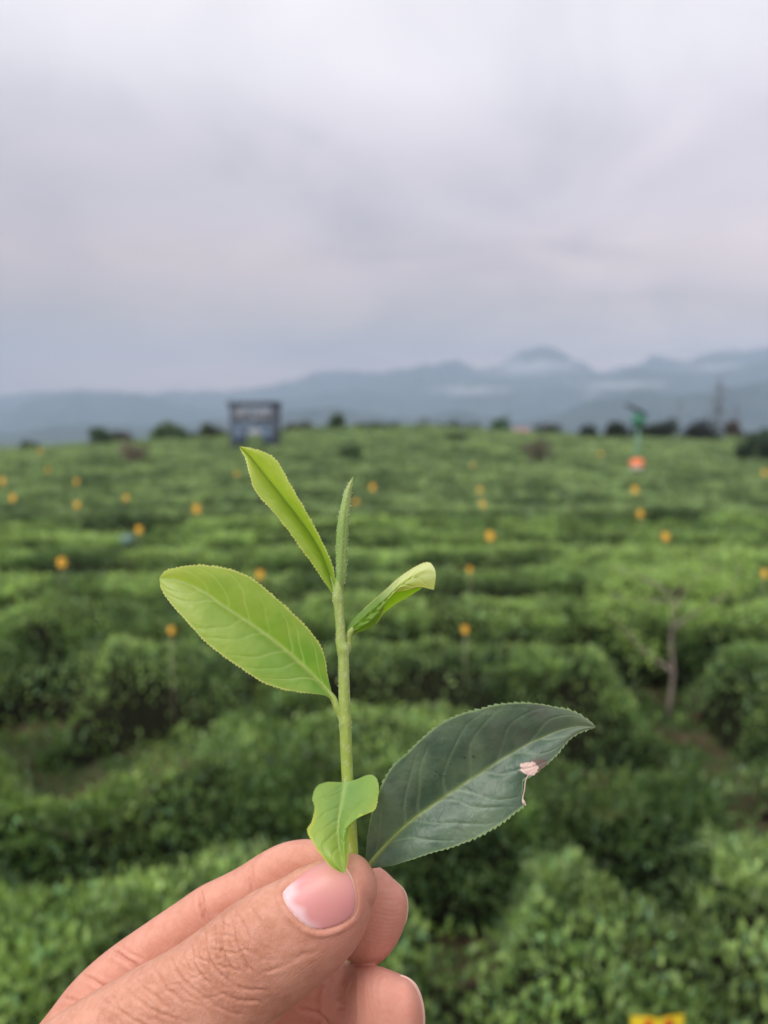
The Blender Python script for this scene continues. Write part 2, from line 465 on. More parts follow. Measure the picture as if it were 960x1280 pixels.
def spacing_of(Y): return 1.95 if Y < 8 else (1.68 if Y < 26 else 2.3)
ORD = ['front', 'second', 'third', 'fourth', 'fifth', 'sixth', 'seventh', 'eighth', 'ninth', 'tenth', 'eleventh', 'twelfth', 'thirteenth', 'fourteenth',
       'fifteenth', 'sixteenth', 'seventeenth', 'eighteenth', 'nineteenth', 'twentieth', 'twenty-first', 'twenty-second', 'twenty-third', 'twenty-fourth',
       'twenty-fifth', 'twenty-sixth', 'twenty-seventh', 'twenty-eighth', 'twenty-ninth', 'thirtieth', 'thirty-first', 'thirty-second', 'thirty-third', 'thirty-fourth', 'thirty-fifth']
rows = [3.0, 4.95, 7.1]
while rows[-1] < 62: rows.append(rows[-1] + spacing_of(rows[-1]) + .05)
for i, Yc in enumerate(rows):
    W = .72 * Yc + 4.0
    lf = np.interp(Yc, [3, 8, 14, 25, 60], [.047, .052, .068, .10, .17])
    area = 2 * W * 2.3
    n = int(min(area * (4.2 if i < 2 else 2.2) / (lf * lf * .42), 190000 if Yc < 12 else 92000))
    X = rng.uniform(-W, W, n)
    T = rng.beta(1.5, 1.9, n) * 2 - 1
    dp = rng.exponential(.06, n)
    x, y, z_, a, g = surf(X, T, i, Yc, np.minimum(dp, .24))
    thin = np.clip((fbm(X * 2.6 + i, T * 3.1 + i * 3, 71, 3) - np.interp(i, [2, 6], [.36, .30])) * 7, .42 if i < 2 else .25, 1)
    keep = rng.random(n) < np.clip(g * 1.6, .03, 1) * thin
    x, y, z_, a, dp, T = [q_[keep] for q_ in (x, y, z_, a, dp, T)]; n = len(x)
    nrm = np.stack([np.zeros(n), np.sin(a), np.cos(a)], -1)
    ax = nrm * .55 + np.array([0, 0, .55]) + rng.normal(size=(n, 3)) * .55
    ax /= np.linalg.norm(ax, axis=1)[:, None]
    L = lf * rng.uniform(.5, 1.5, n); Wd = L * rng.uniform(.36, .5, n)
    # new flush on the crown is yellower, old side leaves darker, plus painted side shade
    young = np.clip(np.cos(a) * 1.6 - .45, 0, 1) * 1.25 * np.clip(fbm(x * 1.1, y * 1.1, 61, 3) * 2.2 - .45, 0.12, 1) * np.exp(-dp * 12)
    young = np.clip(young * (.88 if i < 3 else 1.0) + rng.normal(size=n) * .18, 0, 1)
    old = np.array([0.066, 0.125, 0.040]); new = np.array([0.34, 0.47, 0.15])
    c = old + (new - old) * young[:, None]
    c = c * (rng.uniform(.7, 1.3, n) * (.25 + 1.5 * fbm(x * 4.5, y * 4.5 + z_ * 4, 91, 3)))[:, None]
    if i > 7: c = c * np.array([.93, .89, 1.2])  # far rows cooled and dulled: haze put into the leaf colour
    blu = rng.random(n) < .14; c[blu] = c[blu] * np.array([.9, 1.05, 1.5])
    # loose shoots above the trimmed surface
    up = rng.random(n) < .05; z_ = z_ + up * rng.uniform(.02, .10, n)
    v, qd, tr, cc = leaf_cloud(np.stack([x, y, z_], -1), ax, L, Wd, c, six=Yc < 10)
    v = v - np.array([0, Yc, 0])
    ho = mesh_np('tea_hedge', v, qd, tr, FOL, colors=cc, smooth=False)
    ho.location = (0, Yc, 0)
    if i == 0: lab = 'front tea hedge row, leafy and cut off by the bottom of the photo'
    elif i == len(rows) - 1: lab = 'farthest clipped tea hedge row, running along the skyline of the field'
    else: lab = '%s clipped green tea hedge row counted from the front' % ORD[i]
    tag(ho, lab, 'tea hedge', 'clipped tea hedge rows across the field')
    # woody inside, its near-black colour painted as shade between the leaves
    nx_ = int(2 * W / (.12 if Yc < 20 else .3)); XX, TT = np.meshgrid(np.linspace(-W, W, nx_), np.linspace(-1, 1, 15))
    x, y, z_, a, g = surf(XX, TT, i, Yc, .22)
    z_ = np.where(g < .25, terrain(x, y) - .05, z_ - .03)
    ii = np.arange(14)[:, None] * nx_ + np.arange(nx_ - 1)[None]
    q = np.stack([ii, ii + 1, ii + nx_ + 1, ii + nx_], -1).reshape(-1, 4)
    mesh_np('shaded_branches', np.stack([x, y - Yc, z_], -1), q, None, CORE, ho)

# ------------------------------------------------------------------ trees and shrubs
def branchy(mb, p0, d0, L, r, depth, tips, spread=.55, lean=.15, nseg=5):
    pts = [np.array(p0, float)]; d = np.array(d0, float)
    for k in range(nseg):
        d = d + rng.normal(size=3) * .10; d[2] += lean * .12; d /= np.linalg.norm(d); pts.append(pts[-1] + d * L / nseg)
    mb.tube(pts, np.linspace(r, r * .55, len(pts)), 7 if depth > 1 else 5)
    tips.append((pts[-1], d))
    if depth > 0:
        for k in range(3 if depth > 1 else 2 + int(rng.random() < .5)):
            dd = d + rng.normal(size=3) * spread; dd[2] = abs(dd[2]) * .6 + .12; dd /= np.linalg.norm(dd)
            branchy(mb, pts[rng.integers(2, nseg + 1)], dd, L * rng.uniform(.55, .8), r * .55, depth - 1, tips, spread, lean)
def tree(name, base_p, h, rad, colr, label, cat, group=None, leaf=.10, nleaf=2500, crown_lo=.25, dens=1.0, bark=BARK, flat=1.0, trunk_r=None):
    """tapered trunk, limbs, crown of leaf-sized faces in clumps"""
    root = empty(name, tuple(base_p))
    tag(root, label, cat, group)
    mb = MB(); tips = []
    branchy(mb, (0, 0, -.05), (0, 0, 1), h * max(crown_lo, .2) * 1.3 + .1, trunk_r or h * .03, 2, tips, .6)
    mb.build('trunk', bark, root, True)
    ncl = 26
    u = rng.normal(size=(ncl, 3)); u /= np.linalg.norm(u, axis=1)[:, None]; u *= rng.uniform(.25, .82, (ncl, 1))
    zc = h * (crown_lo + 1) / 2; zr = h * (1 - crown_lo) / 2
    ctr = u * np.array([rad, rad, zr * flat]) + np.array([0, 0, zc])
    csz = rng.uniform(.22, .42, ncl) * min(rad, zr)
    which = rng.integers(0, ncl, nleaf)
    d = rng.normal(size=(nleaf, 3)); d /= np.linalg.norm(d, axis=1)[:, None]
    pos = ctr[which] + d * (csz[which] * rng.uniform(.5, 1.1, nleaf))[:, None]
    pos[:, 2] = np.maximum(pos[:, 2], h * .05)
    ax = d + rng.normal(size=(nleaf, 3)) * .7; ax /= np.linalg.norm(ax, axis=1)[:, None]
    L = leaf * rng.uniform(.6, 1.4, nleaf)
    c = np.array(colr) * (rng.uniform(.65, 1.35, ncl)[which] * rng.uniform(.8, 1.2, nleaf))[:, None]
    v, qd, tr, cc = leaf_cloud(pos, ax, L, L * .5, c)
    mesh_np('crown', v, qd, tr, FOL, root, colors=cc, smooth=False)
    return root
def tree_px(px, ytop, ybase, Y, wpx, colr, label, name='tree', cat='tree', group=None, **kw):
    b_ = at(px, ybase, Y); b_[2] = terrain(b_[0], Y)
    top = at(px, ytop, Y)[2]
    h = max(top - b_[2], .5)
    return tree(name, b_, h, wpx / FOC * Y / 2 * 1.15, colr, label, cat, group, leaf=max(.08, Y * .0045), **kw)
GRN = (.06, .10, .04); DRK = (.04, .055, .045); BRN = (.10, .065, .05); BRT = (.06, .13, .035)
tree_px(168, 545, 590, 33, 32, (.17, .135, .12), 'brownish bare looking shrub standing in the far left field', 'shrub', 'shrub', crown_lo=.25, nleaf=650)
tree_px(672, 546, 600, 30, 36, (.13, .115, .09), 'dull brown shrub on the right of centre in the mid field', 'shrub', 'shrub', crown_lo=.4, nleaf=600)
tree_px(435, 548, 590, 32, 34, (.065, .11, .05), 'loose dark green shrub just right of the sprig tip', 'shrub', 'shrub', crown_lo=.3, nleaf=800)
tree_px(569, 541, 562, 44, 22, (.06, .095, .045), 'small dark green shrub on the field right of the sprig', 'shrub', 'shrub', crown_lo=.1)
tree_px(945, 538, 596, 34, 60, (.03, .055, .03), 'dark green spreading shrub at the right edge of the field', 'shrub', 'shrub', crown_lo=.3, nleaf=2200)
SK = 'trees standing along the skyline of the field'
sky_trees = [
    (38, 550, 564, 60, 26, (.05, .08, .05), 'small dark tree at the far left end of the skyline', {}),
    (125, 534, 552, 58, 30, (.06, .105, .055), 'small green tree on the left skyline beside the brown shrub', {}),
    (152, 541, 552, 63, 30, (.07, .065, .045), 'low brownish tree on the left skyline', {}),
    (205, 523, 548, 60, 40, (.09, .15, .06), 'round green tree on the skyline left of the blue tower', {}),
    (232, 534, 550, 58, 50, (.05, .085, .045), 'low dark tree on the skyline left of the blue tower', {}),
    (268, 530, 549, 58, 56, (.075, .095, .05), 'olive green tree directly left of the blue tower', {}),
    (378, 529, 546, 60, 56, (.085, .095, .06), 'olive tree on the skyline just right of the blue tower', {}),
    (421, 516, 540, 61, 18, (.07, .12, .06), 'thin little green tree poking up from the middle skyline', {}),
    (470, 525, 544, 60, 66, (.07, .11, .05), 'wide low green tree at the middle of the skyline', {}),
    (500, 533, 552, 66, 44, (.055, .09, .055), 'low green tree right of centre where the skyline dips', {}),
    (533, 525, 552, 78, 44, (.045, .075, .055), 'bluish green far tree, leftmost of the distant clump right of centre', {}),
    (562, 524, 552, 80, 50, (.045, .07, .055), 'bluish far tree in the middle of the distant clump', {}),
    (592, 526, 552, 78, 46, (.045, .07, .055), 'bluish far tree directly left of the rounder green tree', {}),
    (625, 520, 552, 76, 36, (.06, .13, .075), 'rounded green tree left of the red roofed house', {}),
    (684, 528, 552, 76, 36, (.05, .055, .035), 'brownish green tree right of the red roofed house', {}),
    (735, 531, 553, 60, 24, DRK, 'small dark round tree left of the green lamp post', {}),
    (770, 527, 554, 60, 36, (.025, .04, .022), 'dark round tree next left of the green lamp post', {}),
    (805, 528, 554, 61, 34, (.035, .055, .03), 'green tree directly behind the green lamp post', {}),
    (832, 523, 554, 60, 26, DRK, 'small dark tree right of the green lamp post', {}),
    (877, 525, 557, 57, 44, (.018, .024, .018), 'darkest bushy tree on the right skyline', {}),
    (917, 522, 553, 84, 20, BRN, 'thin reddish brown tree beside the power pylon', {}),
    (952, 538, 557, 60, 40, (.04, .07, .03), 'green tree at the right end of the skyline', {}),
]
for (px, yt, yb, Y, wp, c, lab, kw) in sky_trees:
    tree_px(px, yt, yb, Y, wp, c, lab, 'tree', 'tree', SK, nleaf=1400, crown_lo=.12, **kw)

# the young tree in the gap
b_ = at(836, 905, 7.95); b_[2] = terrain(b_[0], b_[1])
root = empty('sapling', tuple(b_)); tag(root, 'thin bare stemmed young tree with sparse light leaves in the gap at right', 'tree')
k = 8.0 / FOC
def lp(px, py, dy=0): return np.array([(px - 836) * k * 1.02, dy, (905 - py) * k * 1.06])
mb = MB()
mb.tube([lp(836, 912), lp(838, 880, .02), lp(839, 850, 0), lp(835, 815, .02), lp(836, 780, 0), lp(833, 757, .02)], [.027, .023, .020, .017, .014, .011], 9)
limbs = [([lp(839, 852), lp(815, 835, .05), lp(795, 820, .1), lp(780, 800, .12)], .018), ([lp(835, 800), lp(850, 780, -.1), lp(872, 762, -.2), lp(890, 748, -.25)], .014),
         ([lp(833, 758), lp(815, 745, .1), lp(790, 735, .2), lp(765, 728, .25)], .012), ([lp(833, 758), lp(840, 735, -.1), lp(835, 718, -.12)], .012),
         ([lp(836, 775), lp(860, 750, .15), lp(885, 735, .25), lp(905, 728, .3)], .011), ([lp(780, 800, .12), lp(762, 785, .15), lp(745, 770, .2)], .010),
         ([lp(833, 765), lp(805, 760, -.1), lp(775, 757, -.2), lp(745, 750, -.2)], .010), ([lp(890, 748, -.25), lp(900, 730, -.2), lp(905, 715, -.2)], .008)]
for pts, r_ in limbs: mb.tube(catmull(np.array(pts), 8), np.linspace(r_ * 1.35, r_ * .8, 8), 7)
mb.build('trunk', simple('pale_bark', (.26, .22, .18), .9, vary=.25, scale=20, bump=.3), root, True)
pp = []
for pts, r_ in limbs:
    c_ = catmull(np.array(pts), 14)[6:]
    for q_ in c_: pp += [q_ + rng.normal(size=3) * .10 for _ in range(30)]
pos = np.array(pp); n = len(pos)
ax = rng.normal(size=(n, 3)) * .7 + np.array([0, 0, .4]); ax /= np.linalg.norm(ax, axis=1)[:, None]
L = rng.uniform(.03, .07, n)
v, qd, tr, cc = leaf_cloud(pos, ax, L, L * .45, np.array([.31, .45, .125]) * rng.uniform(.7, 1.3, (n, 1)), True)
mesh_np('crown', v, qd, tr, FOL, root, colors=cc, smooth=False)

# weeds and grass in the worn places
npos = []
for x, y, rx, ry in GAPS[:5] + [(0, 8.2, 5, .25), (0, 10.2, 6, .25), (-2, 6.1, 3, .25), (2.4, 6.1, 1.5, .25)]:
    m_ = 260; npos.append(np.stack([x + rng.uniform(-1, 1, m_) * rx, y + rng.uniform(-1, 1, m_) * ry], -1))
npos = np.vstack(npos); n = len(npos)
pos = np.column_stack([npos, terrain(npos[:, 0], npos[:, 1])])
ax = rng.normal(size=(n, 3)) * .45 + np.array([0, 0, .9]); ax /= np.linalg.norm(ax, axis=1)[:, None]
L = rng.uniform(.05, .18, n)
v, qd, tr, cc = leaf_cloud(pos, ax, L, L * .22, np.array([.08, .14, .035]) * rng.uniform(.6, 1.3, (n, 1)), True)
tag(mesh_np('weeds', v, qd, tr, FOL, colors=cc, smooth=False), 'short green weeds growing on the bare soil between tea rows', 'weeds', kind='stuff')

# ------------------------------------------------------------------ yellow insect traps
YEL = simple('trap_yellow', (.92, .50, .06), .45, vary=.12, scale=12)
YELB = simple('trap_yellow_bright', (.90, .68, .04), .4, vary=.1, scale=12)
REDM = simple('print_red', (.62, .05, .02), .5, vary=.1)
CANE = simple('cane', (.26, .24, .14), .8, vary=.2)
GT = 'yellow sticky insect traps on canes among the tea rows'
def trap(px, py, Y, wpx, label, mat=YEL):
    c_ = at(px, py, Y); gz = float(terrain(c_[0], c_[1]))
    wd = max(wpx / FOC * Y * .55, .06); hd = wd * 1.2
    root = empty('insect_trap', (c_[0], c_[1], gz), rng.uniform(-.3, .3)); tag(root, label, 'insect trap', GT)
    m1 = MB(); zc = c_[2] - gz
    # board: folded sheet with rounded corners
    nx_, nz_ = 9, 9
    U, V = np.meshgrid(np.linspace(-1, 1, nx_), np.linspace(-1, 1, nz_))
    f_ = 1 - .10 * (np.abs(V) ** 6)
    X_ = U * f_ * wd / 2; Z_ = zc + V * hd / 2 * (1 - .08 * np.abs(U) ** 6); Y_ = .02 * U * U * (1 + .5 * V)
    for s_ in (0, 1):
        m1.add(np.stack([X_, Y_ + s_ * .004, Z_], -1).reshape(-1, 3), [(i * nx_ + j, i * nx_ + j + 1, (i + 1) * nx_ + j + 1, (i + 1) * nx_ + j) for i in range(nz_ - 1) for j in range(nx_ - 1)])
    m1.build('sticky_board', mat, root, True)
    m2 = MB(); m2.tube([(0, .012, 0), (0.004, .012, zc * .5), (0, .012, zc + hd * .35)], .006, 6)
    m2.build('cane', CANE, root, True)
    return root
def Ytop(px, py, lift=.22):
    """distance at which a trap standing just above the tea appears at this height"""
    for Y in np.arange(2.5, 64, .1):
        p = at(px, py, Y)
        if p[2] <= terrain(p[0], Y) + .9 + lift: return Y
    return 58.0
traps = [(77, 703, 18, 'yellow trap lowest of those at the far left of the field'), (173, 662, 14, 'yellow trap above and left of the big left sprig leaf'),
 (246, 636, 15, 'bright yellow trap left of the tall upper sprig leaf'), (157, 622, 10, 'small yellow trap up and left of the brightest left trap'),
 (96, 631, 11, 'small yellow trap, lower of the two aligned above the far left trap'), (95, 602, 9, 'tiny yellow trap, upper of the two aligned at left'),
 (15, 622, 13, 'yellow trap close to the left edge of the photo'), (2, 601, 12, 'yellow trap cut by the left edge of the photo'),
 (60, 587, 7, 'tiny yellow trap far off at upper left of the field'), (50, 564, 7, 'tiny yellow trap nearest the left skyline'),
 (325, 718, 16, 'yellow trap just above the top edge of the big left sprig leaf'), (213, 788, 12, 'yellow trap under the big left sprig leaf tip'),
 (466, 609, 11, 'yellow trap just right of the sprig bud tip'), (445, 627, 9, 'faint yellow trap hidden close behind the sprig bud'),
 (600, 612, 9, 'small yellow trap, upper of the column of three right of centre'), (604, 630, 11, 'yellow trap, middle of the column of three right of centre'),
 (613, 670, 17, 'yellow trap, lowest and largest of the column right of centre'), (588, 712, 11, 'pale yellow trap above the curled sprig leaf level at right of centre'),
 (582, 787, 6, 'half hidden yellow trap below the tip of the curled sprig leaf'), (794, 612, 12, 'yellow trap at the foot of the green lamp post'),
 (801, 642, 13, 'yellow trap a little below the foot of the green lamp post'), (833, 671, 15, 'yellow trap lower right of the green lamp post above the young tree'),
 (957, 717, 15, 'yellow trap cut by the right edge beside the young tree'), (956, 591, 10, 'yellow trap at the right edge beside the dark shrub'),
 (751, 567, 7, 'tiny yellow trap far off left of the green lamp post'), (591, 581, 6, 'tiny yellow trap high in the field right of centre'),
 (296, 592, 7, 'tiny yellow trap left of the upper sprig leaf tip')]
for px, py, wp, lab in traps:
    trap(px, py, Ytop(px, py), wp, lab)
# nearest trap with red print, at the bottom edge
dd = 2.82; v_ = RIGHT * ((824 - 480) / FOC) - UP * ((1272 - 640) / FOC) + FWD
pt = CAM + v_ * dd; wd = 68 / FOC * dd; hd = .25
gz = float(terrain(pt[0], pt[1]))
root = empty('insect_trap', (pt[0], pt[1], gz), 0.05); tag(root, 'bright yellow trap with red print at the bottom edge of the photo', 'insect trap', GT)
m1 = MB(); zc = pt[2] - gz - hd / 2; nx_, nz_ = 15, 9
U, V = np.meshgrid(np.linspace(-1, 1, nx_), np.linspace(-1, 1, nz_))
X_ = U * wd / 2; Z_ = zc + V * hd / 2 - .010 * np.exp(-(U / .14) ** 2) * (V > .9) - .006 * (np.abs(U) > .95) * (V > .9); Y_ = .012 * U * U
for s_ in (0, 1): m1.add(np.stack([X_, Y_ + s_ * .004, Z_], -1).reshape(-1, 3), [(i * nx_ + j, i * nx_ + j + 1, (i + 1) * nx_ + j + 1, (i + 1) * nx_ + j) for i in range(nz_ - 1) for j in range(nx_ - 1)])
board = m1.build('sticky_board', YELB, root, True)
for ux in (-.40, .36):
    m3 = MB()
    a_ = np.linspace(0, 2 * math.pi, 16, endpoint=False)
    vv = np.stack([ux * wd / 2 + .016 * np.cos(a_) * (1 + .15 * np.cos(3 * a_)), np.full(16, -.003), zc + hd / 2 - .025 + .021 * np.sin(a_)], -1)
    vv = np.vstack([vv, [[ux * wd / 2, -.003, zc + hd / 2 - .03]]])
    m3.add(vv, [], [(16, j, (j + 1) % 16) for j in range(16)])
    m3.build('red_print', REDM, board)
m2 = MB(); m2.tube([(0, .014, 0), (0, .014, zc)], .006, 6); m2.build('cane', CANE, root, True)

# ------------------------------------------------------------------ insect lamp post
Yl = 27.0
b_ = at(794, 640, Yl); gz = float(terrain(b_[0], Yl)); k = Yl / FOC
def zl(py): return at(794, py, Yl)[2] - gz
TEAL = simple('lamp_green_paint', (.04, .20, .12), .4, vary=.1); TEALP = simple('pole_teal', (.18, .38, .30), .4, vary=.1)
ORG = simple('lamp_orange', (.85, .20, .06), .45, vary=.08); WHT = simple('white_plastic', (.78, .78, .76), .45, vary=.05)
DKG = simple('dark_steel', (.04, .05, .06), .5, .3, vary=.1); PAN = simple('solar_cell', (.015, .03, .07), .2, vary=.2)
root = empty('insect_lamp', (b_[0], Yl, gz)); tag(root, 'green solar insect lamp on a pole with an orange and white collector', 'lamp post')
m = MB(); m.tube([(0, 0, 0), (0, 0, zl(596))], .085, 12); m.tube([(0, 0, zl(596) - .01), (0, 0, zl(521))], .04, 10); m.build('pole', TEALP, root, True)
m = MB(); m.lathe([(.02, zl(534)), (.22, zl(531)), (.25, zl(527)), (.25, zl(520)), (.12, zl(517)), (.02, zl(515.5))]); m.build('lamp_head', TEAL, root, True)
for a_ in np.linspace(0, 2 * math.pi, 6, endpoint=False):
    pass
m = MB(); m.box((-.12, 0, zl(512)), (.75, .5, .035), Matrix.Rotation(R(28), 4, 'Y')); m.build('solar_panel', PAN, root)
m = MB(); m.tube([(0, 0, zl(516)), (-.08, 0, zl(512.5))], .025, 8); m.build('bracket', DKG, root, True)
m = MB(); m.lathe([(.02, zl(573)), (.16, zl(574)), (.24, zl(577)), (.25, zl(582)), (.245, zl(582.4))]); o_c = m.build('collector', ORG, root, True)
m = MB(); m.lathe([(.245, zl(582.5)), (.24, zl(585)), (.16, zl(589)), (.05, zl(591))]); m.build('funnel', WHT, o_c, True)
# small white meter box at right and cyan pot at left
p_ = at(938, 591, 33); gz = float(terrain(p_[0], 33))
root = empty('water_bucket', (p_[0], 33, gz)); tag(root, 'white plastic bucket set on a post by the dark shrub at the right edge', 'bucket')
m = MB(); zc = p_[2] - gz; m.lathe([(.01, zc - .2), (.14, zc - .2), (.19, zc + .2), (.20, zc + .2), (.18, zc + .19), (.13, zc - .18), (.01, zc - .18)]); m.build('bucket', WHT, root, True)
m = MB(); m.tube([(0, 0, 0), (0, 0, zc - .19)], .04, 8); m.build('post', CANE, root, True)
Yq = Ytop(159, 676, .1); p_ = at(159, 676, Yq); gz = float(terrain(p_[0], Yq))
root = empty('plant_pot', (p_[0], Yq, gz)); tag(root, 'pale teal pot on a stake lower left of a yellow trap', 'pot')
m = MB(); zc = p_[2] - gz; m.lathe([(.01, zc - .09), (.08, zc - .09), (.11, zc + .09), (.10, zc + .09), (.07, zc - .07), (.01, zc - .07)]); m.build('pot', simple('pale_teal', (.14, .24, .20), .5, vary=.1), root, True)
m = MB(); m.tube([(0, 0, 0), (0, 0, zc - .08)], .02, 8); m.build('stake', CANE, root, True)

# ------------------------------------------------------------------ blue lookout tower
Yt = 59.0; k = Yt / FOC; TF = 40.0 / 59.0
b_ = at(320, 556, 40.0); gz = float(at(320, 556, Yt)[2])
BLU = simple('tower_blue', (.09, .14, .21), .6, vary=.15, scale=2); GRY = simple('tower_grey', (.24, .26, .30), .6, vary=.2, scale=2)  # blue and roof tones lightened so the colour carries some haze
ROOF = simple('tower_roof', (.075, .09, .12), .7, vary=.15, scale=2); WPN = simple('tower_opening_light', (.42, .47, .54), .5, vary=.15, scale=2)
root = empty('lookout_tower', tuple(b_)); root.scale = (TF, TF, TF); tag(root, 'dark blue lookout tower with a flat roof on the skyline', 'tower')
def zt(py): return at(320, py, Yt)[2] - gz
W2 = 29 * k
m = MB(); m.box((0, 0, zt(505)), (2 * W2 + .16, 2.9, zt(502.5) - zt(508))); m.build('roof', ROOF, root)
for sx in (-1, 1):
    for sy in (-1, 1):
        m = MB(); m.box((sx * (W2 - .18), sy * 1.15, zt(508) / 2 - .704), (.26, .26, zt(508) + 1.39)); m.build('post', ROOF, root)
m = MB(); m.box((0, -1.17, (zt(529) + zt(535)) / 2), (2 * W2 - .64, .20, zt(529) - zt(535)))
m.box((-W2 + .80, -1.2, zt(533.5) / 2), (1.0, .16, zt(535.5))); m.box((W2 - .72, -1.2, zt(533.5) / 2), (.80, .16, zt(535.5)))
m.box((0, 0, zt(531)), (2 * W2 - .7, 2.1, .1)); m.build('wall', BLU, root)
m = MB(); m.box((-.75, -1.16, (zt(511) + zt(527)) / 2), (1.3, .06, zt(513) - zt(527))); m.box((.80, -1.16, (zt(512) + zt(527)) / 2), (1.5, .06, zt(513) - zt(527)))
m.build('window_panel', GRY, root)
m = MB(); m.box((.1, -1.15, zt(540.5)), (1.7, .05, zt(537) - zt(545))); m.build('bright_opening', WPN, root)  # pale board painted as the light seen through the lower opening
m = MB(); m.tube([(-W2 + .3, -1.25, zt(527)), (W2 - .3, -1.25, zt(527))], .03, 6); m.tube([(-W2 + .3, -1.25, zt(523)), (W2 - .3, -1.25, zt(523))], .025, 6); m.build('railing', DKG, root, True)

# low post fence right of the tower on the skyline
xa, xb = at(356, 536, 62)[0], at(415, 536, 62)[0]
zf = float(terrain(xa, 62)); root = empty('fence', (xa, 62, zf)); tag(root, 'low brown post fence on the skyline right of the blue tower', 'fence')
WOOD = simple('fence_wood', (.14, .11, .09), .8, vary=.3)
for j, fx in enumerate(np.linspace(0, xb - xa, 9)):
    m = MB(); m.box((fx, 0, .55), (.13, .12, 1.2)); m.build('post', WOOD, root)
for zz2 in (.45, 1.0):
    m = MB(); m.box(((xb - xa) / 2, -.09, zz2), (xb - xa + .2, .05, .12)); m.build('rail', WOOD, root)

# red roofed house beyond the field
Yh = 170.0; k = Yh / FOC
c_ = at(650, 548, Yh); gz = float(terrain(c_[0], Yh))
root = empty('house', (c_[0], Yh, gz)); tag(root, 'far off house with a faded red roof behind the field edge', 'house')
def zh(py): return at(650, py, Yh)[2] - gz
RED = simple('faded_red_tile', (.36, .17, .16), .8, vary=.15, scale=1); WALL = simple('pale_render', (.42, .36, .35), .8, vary=.1, scale=1)
hw_ = 15 * k
m = MB(); m.box((0, 0, zh(546) / 2), (2 * hw_ - .6, 5, zh(546))); m.box((-hw_ * 1.75, .3, zh(548) / 2), (hw_ * 1.5, 4, zh(548))); m.build('wall', WALL, root)
m = MB(); z0, z1 = zh(546) + .01, zh(535.5)
m.add([(-hw_, -3, z0), (hw_, -3, z0), (hw_, 3, z0), (-hw_, 3, z0), (-hw_ * .75, 0, z1), (hw_ * .75, 0, z1)], [(0, 3, 2, 1), (0, 1, 5, 4), (2, 3, 4, 5)], [(0, 4, 3), (1, 2, 5)])
m.build('roof', RED, root)
for sx in (-.45, .45):
    m = MB(); m.box((sx * hw_, -2.52, zh(546) - 1.2), (.9, .08, 1.1)); m.build('window', DKG, root)

# power pylons and a pole
STEEL = simple('galvanised_steel', (.14, .15, .17), .5, .4, vary=.1)
def pylon(px, ytop, ybase, Y, label):
    c_ = at(px, ytop, Y); gz = float(terrain(c_[0], Y)); H = c_[2] - gz
    root = empty('power_pylon', (c_[0], Y, gz), .5); tag(root, label, 'pylon')
    m = MB(); wb = H * .085; wt = H * .014; r_ = H * .0045
    def wz(z_): return wb + (wt - wb) * min(z_ / (H * .8), 1)
    for sx in (-1, 1):
        for sy in (-1, 1):
            m.tube([(sx * wb, sy * wb, 0), (sx * wt, sy * wt, H * .8), (0, 0, H)], [r_, r_, r_ * .7], 5)
    zs = np.linspace(0, H * .8, 9)
    for z0, z1 in zip(zs[:-1], zs[1:]):
        a0, a1 = wz(z0), wz(z1)
        for s_ in (-1, 1):
            m.tube([(-a0, s_ * a0, z0), (a1, s_ * a1, z1)], r_ * .6, 4); m.tube([(a0, s_ * a0, z0), (-a1, s_ * a1, z1)], r_ * .6, 4)
            m.tube([(s_ * a0, -a0, z0), (s_ * a1, a1, z1)], r_ * .6, 4)
    m.build('lattice_tower', STEEL, root, True)
    for hz_, wl in ((.72, .15), (.81, .12), (.90, .09)):
        m = MB(); m.tube([(-H * wl, 0, H * hz_), (0, 0, H * (hz_ + .02)), (H * wl, 0, H * hz_)], r_ * .9, 5)
        m.tube([(-H * wl, 0, H * hz_), (0, 0, H * (hz_ + .05)), (H * wl, 0, H * hz_)], r_ * .5, 4); m.build('cross_arm', STEEL, root, True)
pylon(900, 470, 545, 260, 'tall lattice power pylon on the right beyond the field')
pylon(921, 502, 545, 380, 'smaller lattice power pylon right of the tall one')
c_ = at(850, 500, 170); gz = float(terrain(c_[0], 170)); H = c_[2] - gz
root = empty('utility_pole', (c_[0], 170, gz)); tag(root, 'faint slender utility pole left of the power pylons', 'utility pole')
m = MB(); m.tube([(0, 0, 0), (0, 0, H)], [.16, .1], 8); m.build('pole', STEEL, root, True)
m = MB(); m.box((0, 0, H - .8), (1.8, .14, .14)); m.build('crossbar', STEEL, root)

# ------------------------------------------------------------------ the sprig
def leaf_mat(name, trans, rough, tcol, spec=.5, bump_scale=900, bump=.15, coat=0.0):
    m = foliage_mat(name, trans, rough, tcol=tcol, spec=spec)
    t = m.node_tree; b = t.nodes['Principled BSDF']
    tc = N(t, 'ShaderNodeTexCoord')
    f = noise_node(t, bump_scale, 4, tc.outputs['Object'])
    v = N(t, 'ShaderNodeTexVoronoi', feature='DISTANCE_TO_EDGE'); v.inputs['Scale'].default_value = 420
    t.links.new(tc.outputs['Object'], v.inputs['Vector'])
    h = M2(t, 'ADD', f, M2(t, 'MULTIPLY', M2(t, 'MINIMUM', v.outputs[0], .12), 4.0))
    bp = N(t, 'ShaderNodeBump'); bp.inputs['Strength'].default_value = bump; bp.inputs['Distance'].default_value = .0002
    t.links.new(h, bp.inputs['Height']); t.links.new(bp.outputs[0], b.inputs['Normal'])
    b.inputs['Coat Weight'].default_value = coat; b.inputs['Coat Roughness'].default_value = .3
    return m
YOUNG = leaf_mat('young_leaf', .46, .38, (1.3, 1.25, .5))
MATURE = leaf_mat('mature_leaf', .10, .43, (1.0, 1.4, .5), bump=.25)
STEMM = leaf_mat('stem_skin', .0, .5, (1, 1, 1), bump=.2)

